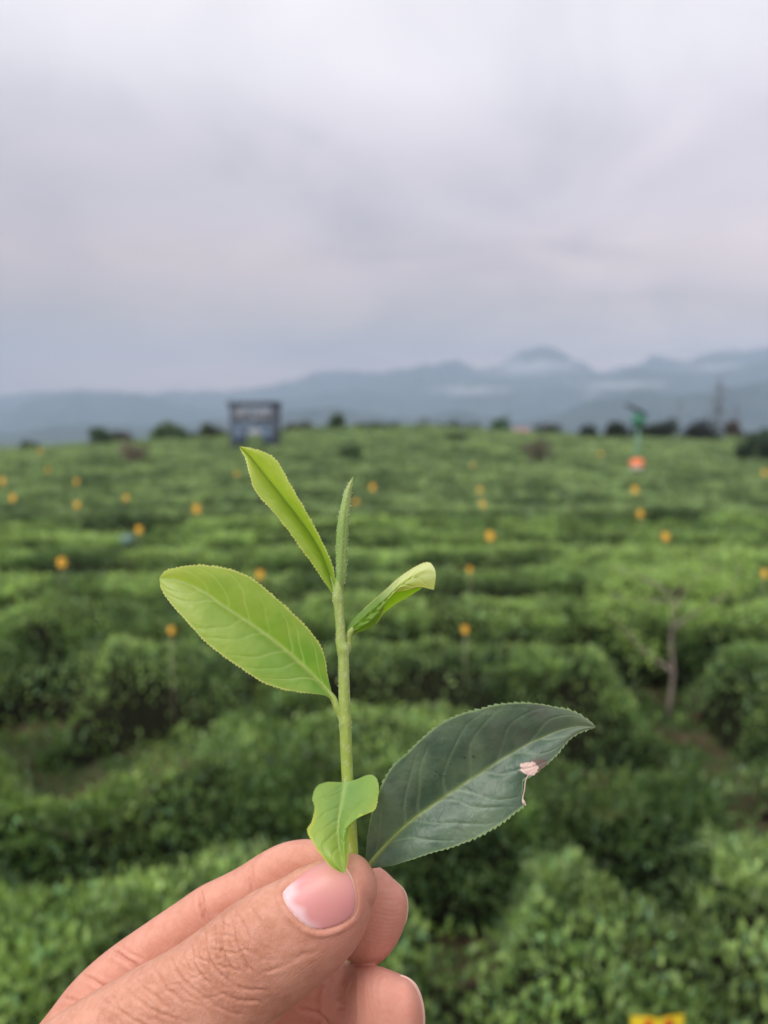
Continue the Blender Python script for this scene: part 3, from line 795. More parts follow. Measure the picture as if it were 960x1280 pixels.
sprig = empty('tea_sprig', (0, 0, 0)); place_near(sprig)
tag(sprig, 'fresh light green tea sprig with four young leaves and a bud held upright', 'tea sprig')
def lerp3(c0, c1, f): return np.array(c0) * (1 - f[..., None]) + np.array(c1) * f[..., None]
def leaf(name, rails, mat, parent, colf, nt_=240, ns=81, teeth=40, tooth=1.4, nv=8, vdir=.16, groove=1.2, puff=1.5, vein_amt=.5, cross=0, label=None, wav=0, teeth_lo=.06):
    """rails: list of (s, [(px,py,w)...]) base to tip, s from -1 to 1 with the midrib at 0"""
    tt = np.linspace(0, 1, nt_)
    ss = np.sin(np.linspace(-1, 1, ns) * math.pi / 2)
    sv_ = np.array([r_[0] for r_ in rails]); cur = np.stack([catmull(r_[1], nt_) for r_ in rails], 1)   # nt, nr, 3
    Pp = np.zeros((nt_, ns, 3))
    for i in range(nt_):
        for c_ in range(3): Pp[i, :, c_] = np.interp(ss, sv_, cur[i, :, c_])
    T, Sg = np.meshgrid(tt, ss, indexing='ij'); A = np.abs(Sg)
    # arch each half blade toward the viewer
    env = np.sin(np.clip(T, 0, 1) * math.pi) ** .6
    Pp[..., 2] -= cross * np.sin(A * math.pi) * env
    # veins
    vein = np.zeros_like(T); ridge = np.zeros_like(T)
    for side in (-1, 1):
        for k_ in range(nv):
            t0 = .07 + (k_ + (.0 if side < 0 else .45) + rng.uniform(-.22, .22)) * (.80 / nv)
            ph = rng.uniform(0, 6); va = rng.uniform(.35, 1.0)
            tv = t0 + vdir * rng.uniform(.75, 1.2) * A ** rng.uniform(1.0, 1.4) + .05 * A ** 4 + .006 * np.sin(A * 11 + ph)
            wv = .0065 * (1.25 - A * .8)
            mv = np.exp(-((T - tv) / wv) ** 2) * (np.sign(Sg) == side) * np.clip((1.0 - A) / .25, 0, 1)
            mw = np.exp(-((T - tv) / (wv * 2.6)) ** 2) * (np.sign(Sg) == side) * np.clip((1.0 - A) / .3, 0, 1)
            vein = np.maximum(vein, mv * va); ridge = np.maximum(ridge, mw)
    half = np.maximum(np.linalg.norm(cur[:, -1, :2] - cur[:, 0, :2], axis=1) / 2, 1)
    mid_px = A * half[:, None]
    mid = np.exp(-(mid_px / (1.4 + 1.8 * (1 - T))) ** 2); midw = np.exp(-(mid_px / (3.5 + 2.5 * (1 - T))) ** 2)
    w_off = ridge * puff * env + midw * groove * env
    Pp[..., 2] += w_off
    Pp[..., 2] += wav * np.sin(T * 19 + Sg * 2) * A ** 2 * env
    # fine surface unevenness
    Pp[..., 2] += (fbm(Pp[..., 0] / 14, Pp[..., 1] / 14, 77, 3) - .5) * 2.2 * env
    # serrated margin
    saw = ((tt * teeth + rng.uniform(-.12, .12)) % 1.0); saw = saw ** 1.6
    for side, j in ((-1, 0), (1, -1)):
        e = Pp[:, j, :2] - Pp[:, j + (6 if j == 0 else -6), :2]; e /= np.linalg.norm(e, axis=1)[:, None] + 1e-6
        jit = np.interp(tt * teeth, np.arange(teeth + 2), rng.uniform(.5, 1.3, teeth + 2))
        amp = tooth * (1 - saw) * jit * np.clip((tt - teeth_lo) / .08, 0, 1) * np.clip((1 - tt) / .03, 0, 1)
        for q_, wgt in ((0, 1.0), (1, .75), (2, .35)):
            jj = q_ if j == 0 else -1 - q_
            Pp[:, jj, :2] += e * (amp * wgt)[:, None]
    colr = colf(T, Sg, vein * vein_amt, mid, Pp)
    W3 = to_local(P(Pp[..., 0], Pp[..., 1], Pp[..., 2])).reshape(-1, 3)
    ii = np.arange(nt_ - 1)[:, None] * ns + np.arange(ns - 1)[None]
    q = np.stack([ii, ii + 1, ii + ns + 1, ii + ns], -1).reshape(-1, 4)
    o = mesh_np(name, W3, q, None, mat, parent, colors=np.clip(colr, 0, 1).reshape(-1, 3))
    if label: o['label'] = label
    return o

def young_col(deep, pale, edge, vcol, tipf=(.0, .75)):
    def f(T, Sg, vein, mid, Pp):
        A = np.abs(Sg)
        g = np.clip((T - tipf[0]) / (1 - tipf[0]), 0, 1) ** 1.2 * tipf[1] + .35 * np.clip(A - .45, 0, 1)
        g = np.clip(g + (fbm(Pp[..., 0] / 22, Pp[..., 1] / 22, 5, 3) - .5) * .35, 0, 1)
        c = lerp3(deep, pale, g)
        c = c * (1 - vein[..., None] * .0) + (np.array(vcol) - c) * vein[..., None]
        c = c + (np.array(vcol) - c) * (mid * .8)[..., None]
        e = np.clip((A - .968) / .03, 0, 1) * (T > .04)
        c = c + (np.array(edge) - c) * (e * (.35 + .4 * fbm(T * 30, Sg * 2, 12, 2)))[..., None]
        return c
    return f
colB = young_col((.20, .42, .065), (.52, .65, .15), (.74, .74, .30), (.50, .66, .24))
colA = young_col((.29, .48, .055), (.54, .68, .11), (.76, .74, .30), (.26, .42, .07))

# left big leaf: base at the stem
leaf('leaf', [
 (-1, [(417, 873, -2), (409.6, 846, -8), (403.7, 817, -16), (389.8, 793, -22), (366, 768, -28), (342, 746, -32), (318.6, 726.5, -33), (294.8, 714.5, -31), (267, 708.5, -26), (239.4, 707.5, -20), (214, 712, -12), (203, 718, -8), (199.5, 722.5, -5)]),
 (0, [(418, 874, -1), (401.7, 854.7, -4), (377.9, 831, -8), (346.3, 803.3, -12), (314.6, 780.3, -14), (282.9, 759.7, -14), (255.2, 739.9, -12), (223.5, 725.3, -8), (199.4, 722.8, -5)]),
 (1, [(416, 876, -2), (405.7, 869.4, -12), (381.9, 865.4, -24), (354.2, 860.7, -30), (326.5, 850.8, -34), (302.7, 834.9, -36), (279, 819, -36), (255.2, 799.3, -33), (235.4, 777.5, -28), (215.6, 755.8, -20), (203.8, 738, -11), (199.2, 723.2, -5)])],
 YOUNG, sprig, colB, teeth=56, tooth=2.3, nv=7, vdir=.17, cross=5, puff=.9, vein_amt=.75, label='broad flat leaf on the left, yellow green toward its tip')
# upper left leaf, folded along its midrib
leaf('leaf', [
 (-1, [(418, 747, 2), (397.7, 714.2, -6), (378, 686.5, -12), (358, 658.8, -16), (338.3, 635, -18), (318.6, 611.3, -17), (312.6, 591.5, -12), (307.5, 573, -4), (299, 558.4, 0)]),
 (0, [(420, 745, 3), (413.5, 722, 5), (401.7, 690.4, 8), (383.9, 660.8, 10), (357.2, 626.1, 10), (329.5, 591.5, 8), (312, 570, 4), (298.9, 558.2, 0)]),
 (1, [(421.5, 743, 0), (414.6, 706.3, -6), (402.7, 678.6, -8), (390.3, 654.8, -9), (374.5, 627, -9), (360.5, 603.3, -8), (350.2, 583.5, -6), (338.3, 570, -4), (318.6, 562.2, -2), (299.1, 558, 0)])],
 YOUNG, sprig, colA, teeth=50, tooth=2.0, nv=6, vdir=.2, cross=6, puff=.8, groove=2.0, vein_amt=.15, label='narrow folded leaf rising to the upper left')
# right curled leaf: front blade and the inner face seen past the rolled edge
def colC(T, Sg, vein, mid, Pp):
    f = np.clip((T - .42) / .28, 0, 1) * np.clip(.75 - Sg * .45, 0, 1)
    c = lerp3((.20, .36, .05), (.76, .84, .38), f)
    f2 = np.clip(Sg * 1.2, 0, 1) * np.clip((T - .3) / .3, 0, 1)
    c = c + (np.array((.50, .55, .12)) - c) * (f2 * .7)[..., None]
    c = c + (np.array((.62, .60, .22)) - c) * (np.clip((np.abs(Sg) - .95) / .05, 0, 1) * .8 * (T > .3))[..., None]
    return c
leafC = leaf('leaf', [
 (-1, [(432, 800, 6), (434, 786, 9), (441, 775, 10), (453.2, 763.2, 10), (476.9, 741.9, 8), (496.7, 724.1, 6), (516.5, 710.2, 8), (531, 703.5, 10), (538, 704, 8), (543, 710, 4)]),
 (-.3, [(433, 800, 4), (438, 787, 0), (447, 778, -6), (459, 767, -12), (482, 747, -14), (501, 729, -10), (520, 717, -4), (534, 712, 0), (541, 713, 0), (544.5, 715, 0)]),
 (.4, [(434, 800, 4), (442, 790, -2), (452, 783, -8), (464, 775, -13), (482, 753, -16), (499, 735.5, -12), (517, 727, -6), (531, 725, -4), (540, 724, -3), (545, 721, -2)]),
 (1, [(435, 800, 6), (443, 792.5, 6), (457.1, 786.5, 4), (470, 779, 0), (478.5, 764, -6), (484, 748, -10), (494, 740, -9), (508, 737, -8), (524.4, 733, -6), (542.5, 737, -5)])],
 YOUNG, sprig, colC, teeth=34, tooth=1.1, nv=7, vdir=.12, cross=2, puff=2.6, vein_amt=.25, ns=61, label='small rolled leaf curling to the right with a pale tip')
def colC2(T, Sg, vein, mid, Pp):
    c = lerp3((.26, .50, .03), (.34, .56, .05), np.clip(Sg, 0, 1)); return c
leaf('rolled_margin', [
 (-1, [(466, 775, 6), (476, 762, 4), (484, 749, 0), (494, 741, -3), (508, 738, -3), (526, 733.5, -2)]),
 (1, [(462, 781, 12), (472, 777, 18), (480, 766, 22), (492.8, 756, 22), (508.6, 746.5, 18), (527, 735.5, 6)])],
 YOUNG, leafC, colC2, teeth=14, tooth=.6, nv=0, cross=0, puff=0, groove=0, ns=21, nt_=80)
# small lower leaf hanging over the thumb
def colDf(T, Sg, vein, mid, Pp):
    A = np.abs(Sg)
    c = lerp3((.22, .42, .11), (.36, .54, .10), np.clip(T * .9 + (A - .4) * .5 + (fbm(Pp[..., 0] / 16, Pp[..., 1] / 16, 15, 3) - .5) * .5, 0, 1))
    c = c + (np.array((.30, .52, .14)) - c) * (vein * .7)[..., None]
    c = c + (np.array((.42, .62, .20)) - c) * (mid * .8)[..., None]
    e = np.clip((A - .86) / .12, 0, 1) * np.clip((T - .3) / .2, 0, 1)
    c = c + (np.array((.52, .62, .09)) - c) * (e * .8)[..., None]
    return c
leaf('leaf', [
 (-1, [(430, 978, -8), (419, 977.5, -12), (406.6, 978.6, -18), (396, 984, -24), (391, 998, -34), (393.6, 1010, -46), (390.3, 1026.6, -62), (384.6, 1038.8, -76), (390.3, 1051, -86), (402.5, 1069, -96), (414.7, 1083.4, -102), (429.5, 1091.6, -104)]),
 (-.5, [(430, 979, -8), (424, 985, -14), (416, 992, -24), (410, 1003, -36), (408, 1015, -48), (406, 1029, -62), (404, 1041, -78), (408, 1055, -88), (415, 1070, -98), (422, 1083, -104), (430, 1091.6, -104)]),
 (0, [(431, 978.6, -8), (428.5, 991, -18), (426.9, 1002, -28), (423.8, 1022.5, -50), (422.8, 1042.8, -70), (424.5, 1060, -84), (427, 1076, -96), (430, 1091.6, -104)]),
 (.5, [(432, 979, -8), (438, 985, -14), (445, 993, -24), (448, 1003, -36), (440, 1016, -54), (432, 1030, -68), (429.5, 1045, -80), (430, 1062, -90), (430.5, 1078, -98), (430.5, 1091.6, -104)]),
 (1, [(432, 978, -8), (447.2, 973.7, -10), (460, 969.2, -12), (468, 971, -16), (472.8, 981, -24), (471.6, 998, -36), (467.5, 1013, -50), (455, 1017.5, -58), (445, 1019.5, -58), (440, 1026, -60), (437, 1038, -68), (435.5, 1055, -80), (434, 1075, -94), (431, 1091.8, -104)])],
 YOUNG, sprig, colDf, teeth=44, tooth=1.5, nv=5, vdir=.2, cross=2.5, puff=1.4, label='short leaf folded downward over the thumb tip')

# stem, node, petioles, bud
def tube_px(pts, rad, seg=18, flat=1.0):
    pts = np.asarray(pts, float); n_ = len(pts)
    tan = np.gradient(pts, axis=0); tan /= np.linalg.norm(tan, axis=1)[:, None]
    ref = np.array([0, 0, 1.0]); a = np.cross(tan, ref); a /= np.linalg.norm(a, axis=1)[:, None]; b = np.cross(tan, a)
    th = np.arange(seg) * 2 * math.pi / seg
    rad = np.asarray(rad, float)
    ring = pts[:, None] + rad[:, None, None] * (np.cos(th)[None, :, None] * a[:, None] + flat * np.sin(th)[None, :, None] * b[:, None])
    q = [(i * seg + j, i * seg + (j + 1) % seg, (i + 1) * seg + (j + 1) % seg, (i + 1) * seg + j) for i in range(n_ - 1) for j in range(seg)]
    return ring.reshape(-1, 3), q, ring
def px_mesh(name, tubes, mat, parent, colfn):
    V = []; Q = []; n_ = 0
    for v_, q_ in tubes:
        V.append(v_); Q += [[i + n_ for i in f_] for f_ in q_]; n_ += len(v_)
    V = np.vstack(V)
    return mesh_np(name, to_local(P(V[:, 0], V[:, 1], V[:, 2])), Q, None, mat, parent, colors=colfn(V))
def rline(pts, n_):
    c_ = catmull([p_ for p_ in pts], n_); return c_[:, :3], c_[:, 3]
stem_pts = [(447, 1140, 2, 6.2), (443, 1105, 2, 6.5), (440.5, 1060, 2, 7.0), (437, 1010, 0, 7.2), (434.5, 975, 0, 7.2), (432.5, 930, 0, 7.3), (430.7, 880, 0, 7.2), (429.8, 845, 0, 7.0),
            (429.3, 822, 0, 7.0), (429, 812, 0, 7.6), (426.5, 803, 0, 6.8), (425.5, 785, 0, 6.0), (423.5, 760, 0, 5.8), (422, 745, 0, 6.2), (423, 735, 0, 5.8), (425, 722, 0, 5.6)]
sp, sr = rline(stem_pts, 130)
sr = sr * (1 + .05 * (vnoise(np.arange(130) * .21, np.zeros(130), 5) - .5)) + .9 * np.exp(-((sp[:, 1] - 812) / 4.5) ** 2) + 1.1 * np.exp(-((sp[:, 1] - 903) / 5) ** 2) * .6 + .8 * np.exp(-((sp[:, 1] - 748) / 5) ** 2) + .7 * np.exp(-((sp[:, 1] - 984) / 5) ** 2)
v1, q1, ring1 = tube_px(sp, sr)
pt1, pr1 = rline([(429, 905, 0, 3.0), (424.5, 893, 0, 4.2), (421, 884, -1, 4.6), (417, 874, -1, 4.2), (411, 865, -2, 3.0), (404, 857, -3, 2.2)], 30)
v2, q2, _ = tube_px(pt1, pr1)
pt2, pr2 = rline([(430, 818, 2, 5.5), (434.5, 810, 3, 4.6), (436, 801, 4, 4.3), (437.5, 792, 2, 4.2), (443, 785, -2, 3.0)], 30)
v3, q3, _ = tube_px(pt2, pr2)
pt3, pr3 = rline([(424, 757, 0, 4.0), (420.5, 746, 2, 3.8), (417.5, 732, 4, 2.6), (414, 720, 4, 1.6)], 30)
v4, q4, _ = tube_px(pt3, pr3)
def stem_col(V):
    f = np.clip((V[:, 1] - 740) / 300, 0, 1)
    c = lerp3((.32, .42, .12), (.32, .44, .07), f)
    st = fbm(V[:, 0] / 1.6, V[:, 1] / 26, 8, 3)
    c = c * (.80 + .42 * st)[:, None]
    spk = fbm(V[:, 0] / 1.5, V[:, 1] / 1.5, 9, 2) > .70
    c[spk] = c[spk] * .5 + np.array((.5, .55, .35)) * .5
    return c
px_mesh('stem', [(v1, q1), (v2, q2), (v3, q3), (v4, q4)], STEMM, sprig, stem_col)
bp_, br_ = rline([(424, 735, -1, 5.2), (426.5, 715, -2, 6.3), (427, 690, -2, 7.2), (428.5, 660, -2, 7.2), (431.5, 635, -1, 6.0), (435, 615, 0, 4.2), (439, 603, 1, 2.2), (441.4, 596.5, 2, .4)], 90)
v5, q5, ring5 = tube_px(bp_, br_, 24, .8)
def bud_col(V):
    c = lerp3((.33, .44, .12), (.23, .36, .09), np.clip((V[:, 1] - 596) / 60, 0, 1))
    ln_ = np.exp(-((V[:, 0] - np.interp(V[:, 1], [596, 640, 735], [441, 431.5, 426])) / 1.0) ** 2)
    return c * (1 - .35 * ln_)[:, None] * (.85 + .3 * fbm(V[:, 0] / 2, V[:, 1] / 12, 4, 2))[:, None]
px_mesh('bud', [(v5, q5)], STEMM, sprig, bud_col)
# down of silvery hairs
hv = []; ht = []; n_ = 0
def hairs(ring, lo, hi, cnt, Ln):
    global n_
    m_, sg = ring.shape[:2]
    for _ in range(cnt):
        i = rng.integers(int(lo * (m_ - 1)), int(hi * (m_ - 1))); j = rng.integers(0, sg)
        p_ = ring[i, j]; c_ = ring[i].mean(0); nn = p_ - c_; nn /= np.linalg.norm(nn) + 1e-6
        d_ = nn * .8 + np.array([rng.normal() * .3, -.7 + rng.normal() * .3, rng.normal() * .3]); d_ /= np.linalg.norm(d_)
        s_ = np.cross(d_, (0, 0, 1.)); s_ /= np.linalg.norm(s_) + 1e-6; L_ = Ln * rng.uniform(.5, 1.5)
        hv.extend([p_ - s_ * .32, p_ + s_ * .32, p_ + d_ * L_ * .6 + s_ * .2, p_ + d_ * L_]); ht.extend([(n_, n_ + 1, n_ + 2), (n_, n_ + 2, n_ + 3)]); n_ += 4
hairs(ring5, .05, .97, 190, 2.5); hairs(ring1, .55, .98, 260, 1.6)
hv = np.array(hv)
HAIR = simple('silver_down', (.70, .74, .60), .5, vary=.1)
mesh_np('down', to_local(P(hv[:, 0], hv[:, 1], hv[:, 2])), None, ht, HAIR, sprig)

# the old dark leaf
def colE(T, Sg, vein, mid, Pp):
    px, py = Pp[..., 0], Pp[..., 1]; A = np.abs(Sg)
    f = fbm(px / 26, py / 26, 44, 4)
    c = lerp3((.070, .124, .080), (.138, .204, .128), np.clip((f - .3) * 2.2, 0, 1))
    pur = np.clip((fbm(px / 34 + 9, py / 34, 48, 3) - .48) * 4, 0, 1) * (.35 + .65 * np.clip((T - .35) * 2, 0, 1))
    c = c + (np.array((.125, .118, .118)) - c) * (pur * .45)[..., None]
    tipf = np.clip((T - .78) / .2, 0, 1)
    c = c + (np.array((.20, .25, .17)) - c) * (tipf * .7)[..., None]
    c = c + (np.array((.20, .28, .17)) - c) * (vein * .7)[..., None]
    mc = lerp3((.25, .34, .10), (.19, .24, .15), np.clip(T, 0, 1))
    c = c + (mc - c) * (mid * .95)[..., None]
    e = np.clip((A - .975) / .025, 0, 1)
    c = c + (np.array((.28, .40, .18)) - c) * (e * .8)[..., None]
    # insect scars
    d = ((px - 661 - (py - 960) * .2) / 11.5) ** 2 + ((py - 961) / 9) ** 2
    patch = np.clip((1.15 - d + (fbm(px / 3, py / 3, 3, 2) - .5) * 1.4) * 2.5, 0, 1)
    bro = np.clip((1.6 - (((px - 674) / 12) ** 2 + ((py - 958) / 8) ** 2) + (fbm(px / 3, py / 3, 6, 2) - .5)) * 1.5, 0, 1)
    c = c + (np.array((.16, .10, .085)) - c) * (bro * .8)[..., None]
    pk = lerp3((.80, .58, .52), (.55, .38, .34), np.clip(fbm(px / 2.2, py / 2.2, 13, 2) * 1.6 - .4, 0, 1))
    c = c + (pk - c) * patch[..., None]
    for sx, sy, r_ in ((546, 965, 1.3), (550, 969, 1.2), (544, 970, 1.0), (581, 947, 1.2), (592, 946, 1.5), (573, 1004, 1.2), (604, 979, 1.0), (540, 968, .8), (563, 955, .8), (541, 1026, .9), (556, 970, .8)):
        c = c * (1 - .75 * np.exp(-(((px - sx) / r_) ** 2 + ((py - sy) / r_) ** 2)))[..., None]
    return c
dark = leaf('tea_leaf', [
 (-1, [(458, 1085, 8), (457.8, 1063, -2), (460.2, 1038.8, -10), (467.5, 1010.3, -17), (477.7, 981.9, -22), (491.9, 957.5, -25), (510.2, 941.3, -27), (526.4, 925, -28), (548.8, 906.7, -28), (573.1, 894.5, -27), (597.5, 887.6, -25), (621.9, 881.3, -22), (646.3, 879.3, -18), (670.6, 880, -13), (695, 884.6, -8), (715.3, 889.4, -4), (735.6, 900.6, 2), (745, 908.6, 5)]),
 (0, [(459, 1086, 8), (479.7, 1059, 5), (508, 1030.6, 3), (540.6, 1006.3, 1), (573, 983.9, 0), (613.8, 957.5, 0), (654.4, 933, 1), (695, 914.8, 2), (723.4, 907.7, 4), (745, 908.8, 5)]),
 (1, [(460, 1086, 8), (471.6, 1084.7, -2), (491.9, 1081.4, -10), (516.3, 1073.3, -18), (540.6, 1065.2, -24), (565, 1058.3, -27), (589.4, 1048.9, -28), (609.7, 1038.8, -28), (626, 1028.6, -27), (642.2, 1016.4, -25), (655, 1005, -22), (652.5, 996, -20), (653, 984, -18), (654, 974, -18), (662, 971, -17), (678.8, 958.5, -15), (695, 943.8, -11), (705, 931, -7), (715, 921, -3), (727.5, 914, 1), (745, 909, 5)])],
 MATURE, None, colE, nt_=420, ns=121, teeth=50, tooth=2.6, nv=7, vdir=.20, cross=6, puff=.8, groove=-1.2, vein_amt=.95, wav=1.5, teeth_lo=.12)
place_near(dark); tag(dark, 'large dark green old tea leaf with a pale insect damaged notch', 'leaf')
pp_, pr_ = rline([(462, 1130, 6, 4.0), (461, 1105, 7, 4.4), (460, 1088, 8, 4.8), (466, 1077, 6, 4.4), (478, 1062, 4, 3.2), (495, 1044, 3, 2.2), (520, 1022, 2, 1.4)], 50)
v6, q6, _ = tube_px(pp_, pr_)
px_mesh('petiole', [(v6, q6)], STEMM, dark, lambda V: lerp3((.16, .20, .07), (.22, .30, .10), np.clip((1095 - V[:, 1]) / 30, 0, 1)))

st_, sr_ = rline([(661, 968, -22, .9), (657, 976, -22, .8), (655.5, 988, -23, .7), (653.5, 998, -23, .9), (654.5, 1003, -23, 2.2), (657, 1007, -23, 1.2)], 40)
v7, q7, _ = tube_px(st_, sr_, 8)
px_mesh('dry_strand', [(v7, q7)], STEMM, dark, lambda V: np.tile(np.array((.62, .48, .42)), (len(V), 1)))

# ------------------------------------------------------------------ the hand
def finger(st, tip_len, n_=70, seg=56, power=2.25, tipn=12, root_close=True):
    """st: (Ux,Uy,Lx,Ly,w,rw) from root to tip"""
    c_ = catmull([(*s_,) for s_ in [((a + c) / 2, (b + d) / 2, (a - c) / 2, (b - d) / 2, w_, r_) for a, b, c, d, w_, r_ in st]], n_)
    dirv = c_[-1, :2] - c_[-4, :2]; dirv /= np.linalg.norm(dirv)
    dw = (c_[-1, 4] - c_[-4, 4]) / (np.linalg.norm(c_[-1, :2] - c_[-4, :2]) + 1e-6)
    rings = []
    th = np.arange(seg) * 2 * math.pi / seg
    cs = np.sign(np.cos(th)) * np.abs(np.cos(th)) ** (2 / power); sn = np.sign(np.sin(th)) * np.abs(np.sin(th)) ** (2 / power)
    def ring(cx_, cy_, ax_, ay_, w_, rw_):
        return np.stack([cx_ + ax_ * cs, cy_ + ay_ * cs, w_ + rw_ * sn], -1)
    for r_ in c_: rings.append(ring(*r_))
    last = c_[-1]
    for k_ in range(1, tipn + 1):
        a = k_ / tipn * math.pi / 2; s_ = max(math.cos(a), .02); m_ = math.sin(a) * tip_len
        rings.append(ring(last[0] + dirv[0] * m_, last[1] + dirv[1] * m_, last[2] * s_, last[3] * s_, last[4] + dw * m_, last[5] * s_))
    V = np.array(rings); m_ = len(rings)
    q = [(i * seg + j, i * seg + (j + 1) % seg, (i + 1) * seg + (j + 1) % seg, (i + 1) * seg + j) for i in range(m_ - 1) for j in range(seg)]
    V = V.reshape(-1, 3); t_ = []
    V = np.vstack([V, V[:seg].mean(0), V[-seg:].mean(0)])
    for j in range(seg):
        t_.append((m_ * seg, (j + 1) % seg, j)); t_.append((m_ * seg + 1, (m_ - 1) * seg + j, (m_ - 1) * seg + (j + 1) % seg))
    return V, q, t_
thumb = [(-160, 1400, 60, 1640, 10, 110), (-60, 1340, 150, 1560, -10, 98), (50, 1281, 235, 1450, -30, 84), (110, 1243, 262, 1400, -36, 74), (165, 1212, 285, 1352, -40, 66),
         (215, 1185, 305, 1322, -43, 61), (250, 1161, 330, 1294, -45, 60), (281, 1137, 356, 1268, -46, 61), (311, 1117, 384, 1244, -46, 58), (345, 1101, 413, 1220, -46, 54), (372, 1087, 437, 1196, -46, 51),
         (397, 1076, 453, 1172, -46, 48), (417, 1071, 461, 1150, -45, 43), (430, 1071, 464, 1134, -44, 38)]
index_f = [(-120, 1420, 40, 1560, 70, 78), (-30, 1350, 90, 1460, 66, 68), (40, 1290, 130, 1378, 62, 58), (90, 1228, 160, 1315, 60, 50), (130, 1191, 192, 1275, 58, 46), (188, 1150, 238, 1232, 56, 43), (222, 1127, 265, 1208, 55, 41), (250, 1108, 292, 1188, 55, 41),
           (275, 1096, 312, 1175, 54, 40), (300, 1083, 335, 1160, 53, 39), (330, 1064, 360, 1146, 52, 39), (358, 1052, 378, 1136, 51, 40), (392, 1049, 394, 1132, 50, 41), (427, 1059, 408, 1150, 50, 42), (456, 1074, 420, 1175, 49, 42), (481, 1088, 432, 1198, 47, 43),
           (500, 1107, 446, 1206, 46, 41)]
middle_f = [(-150, 1520, 0, 1680, 84, 70), (-60, 1420, 60, 1540, 100, 60), (60, 1350, 150, 1450, 125, 52), (180, 1300, 240, 1400, 150, 46), (270, 1250, 310, 1358, 170, 44), (340, 1210, 362, 1330, 178, 42), (392, 1192, 400, 1320, 168, 40),
            (418, 1190, 426, 1318, 136, 40), (433, 1200, 436, 1322, 84, 46), (445, 1208, 447, 1326, 38, 50), (472, 1207, 470, 1332, 16, 50), (502, 1218, 490, 1338, 8, 46)]
ring_f = [(-180, 1620, -20, 1780, 84, 66), (-60, 1520, 50, 1640, 100, 56), (70, 1440, 150, 1540, 112, 48), (190, 1380, 240, 1480, 116, 44), (290, 1350, 310, 1440, 108, 42), (360, 1340, 366, 1430, 88, 41), (410, 1335, 408, 1440, 60, 43), (450, 1340, 440, 1446, 36, 43)]
pinky_f = [(-200, 1700, -60, 1840, 76, 58), (-90, 1630, 0, 1730, 92, 48), (20, 1560, 90, 1640, 102, 42), (130, 1500, 180, 1580, 104, 38), (220, 1470, 240, 1550, 94, 36), (290, 1460, 296, 1540, 74, 35), (340, 1456, 338, 1540, 50, 36)]
palm = [(-900, 1900, -640, 2280, -330, 120), (-700, 1760, -450, 2100, -240, 116), (-480, 1600, -240, 1920, -130, 112), (-340, 1520, -120, 1830, -60, 110), (-240, 1450, 0, 1800, 10, 108), (-140, 1400, 60, 1760, 50, 96), (-60, 1370, 90, 1700, 72, 82), (20, 1340, 110, 1600, 84, 64)]
parts_ = [finger(thumb, 25, power=2.15), finger(index_f, 32), finger(middle_f, 34), finger(ring_f, 32, 50), finger(pinky_f, 28, 50), finger(palm, 40, 60, 64, 2.4)]
V = []; Q = []; T_ = []; n0 = 0
for v_, q_, t_ in parts_:
    V.append(v_); Q += [[i + n0 for i in f_] for f_ in q_]; T_ += [[i + n0 for i in f_] for f_ in t_]; n0 += len(v_)
V = np.vstack(V)
raw = mesh_np('hand_form', to_local(P(V[:, 0], V[:, 1], V[:, 2])), Q, T_)
rm = raw.modifiers.new('r', 'REMESH'); rm.mode = 'VOXEL'; rm.voxel_size = .00034; rm.adaptivity = 0
sm = raw.modifiers.new('s', 'SMOOTH'); sm.factor = .5; sm.iterations = 9
dg = bpy.context.evaluated_depsgraph_get()
me = bpy.data.meshes.new_from_object(raw.evaluated_get(dg))
bpy.data.objects.remove(raw)
nv_ = len(me.vertices)
co = np.empty(nv_ * 3, np.float32); me.vertices.foreach_get('co', co); co = co.reshape(-1, 3).astype(float)
no = np.empty(nv_ * 3, np.float32); me.vertex_normals.foreach_get('vector', no); no = no.reshape(-1, 3).astype(float)
def loc2px(c_):
    wv = c_ + 0
    world = ANCHOR + wv[:, :1] * RIGHT + wv[:, 1:2] * UP - wv[:, 2:] * FWD - CAM
    d_ = world @ FWD
    return world @ RIGHT / d_ * FOC + 480, 640 - world @ UP / d_ * FOC, (d_ - D) / S
hx, hy, hw3 = loc2px(co)
front = np.clip((no[:, 2] - .05) / .35, 0, 1)
is_thumb = (hw3 < 8) & (hx < 470) & ~((hy > 1205) & (hx > 425))   # the near digit
def seg_dist(px_, py_, pl):
    best = np.full(len(px_), 1e9); tpos = np.zeros(len(px_)); tot = 0
    Ls = [math.dist(pl[i], pl[i + 1]) for i in range(len(pl) - 1)]; Lt = sum(Ls)
    for i in range(len(pl) - 1):
        ax_, ay_ = pl[i]; bx_, by_ = pl[i + 1]; dx, dy = bx_ - ax_, by_ - ay_
        t = np.clip(((px_ - ax_) * dx + (py_ - ay_) * dy) / (dx * dx + dy * dy), 0, 1)
        d_ = np.hypot(px_ - ax_ - t * dx, py_ - ay_ - t * dy); m_ = d_ < best
        best[m_] = d_[m_]; tpos[m_] = ((tot + t * Ls[i]) / Lt)[m_]; tot += Ls[i]
    return best, tpos
disp = np.zeros(nv_)
vis = (hy < 1330) & (hx > -60)
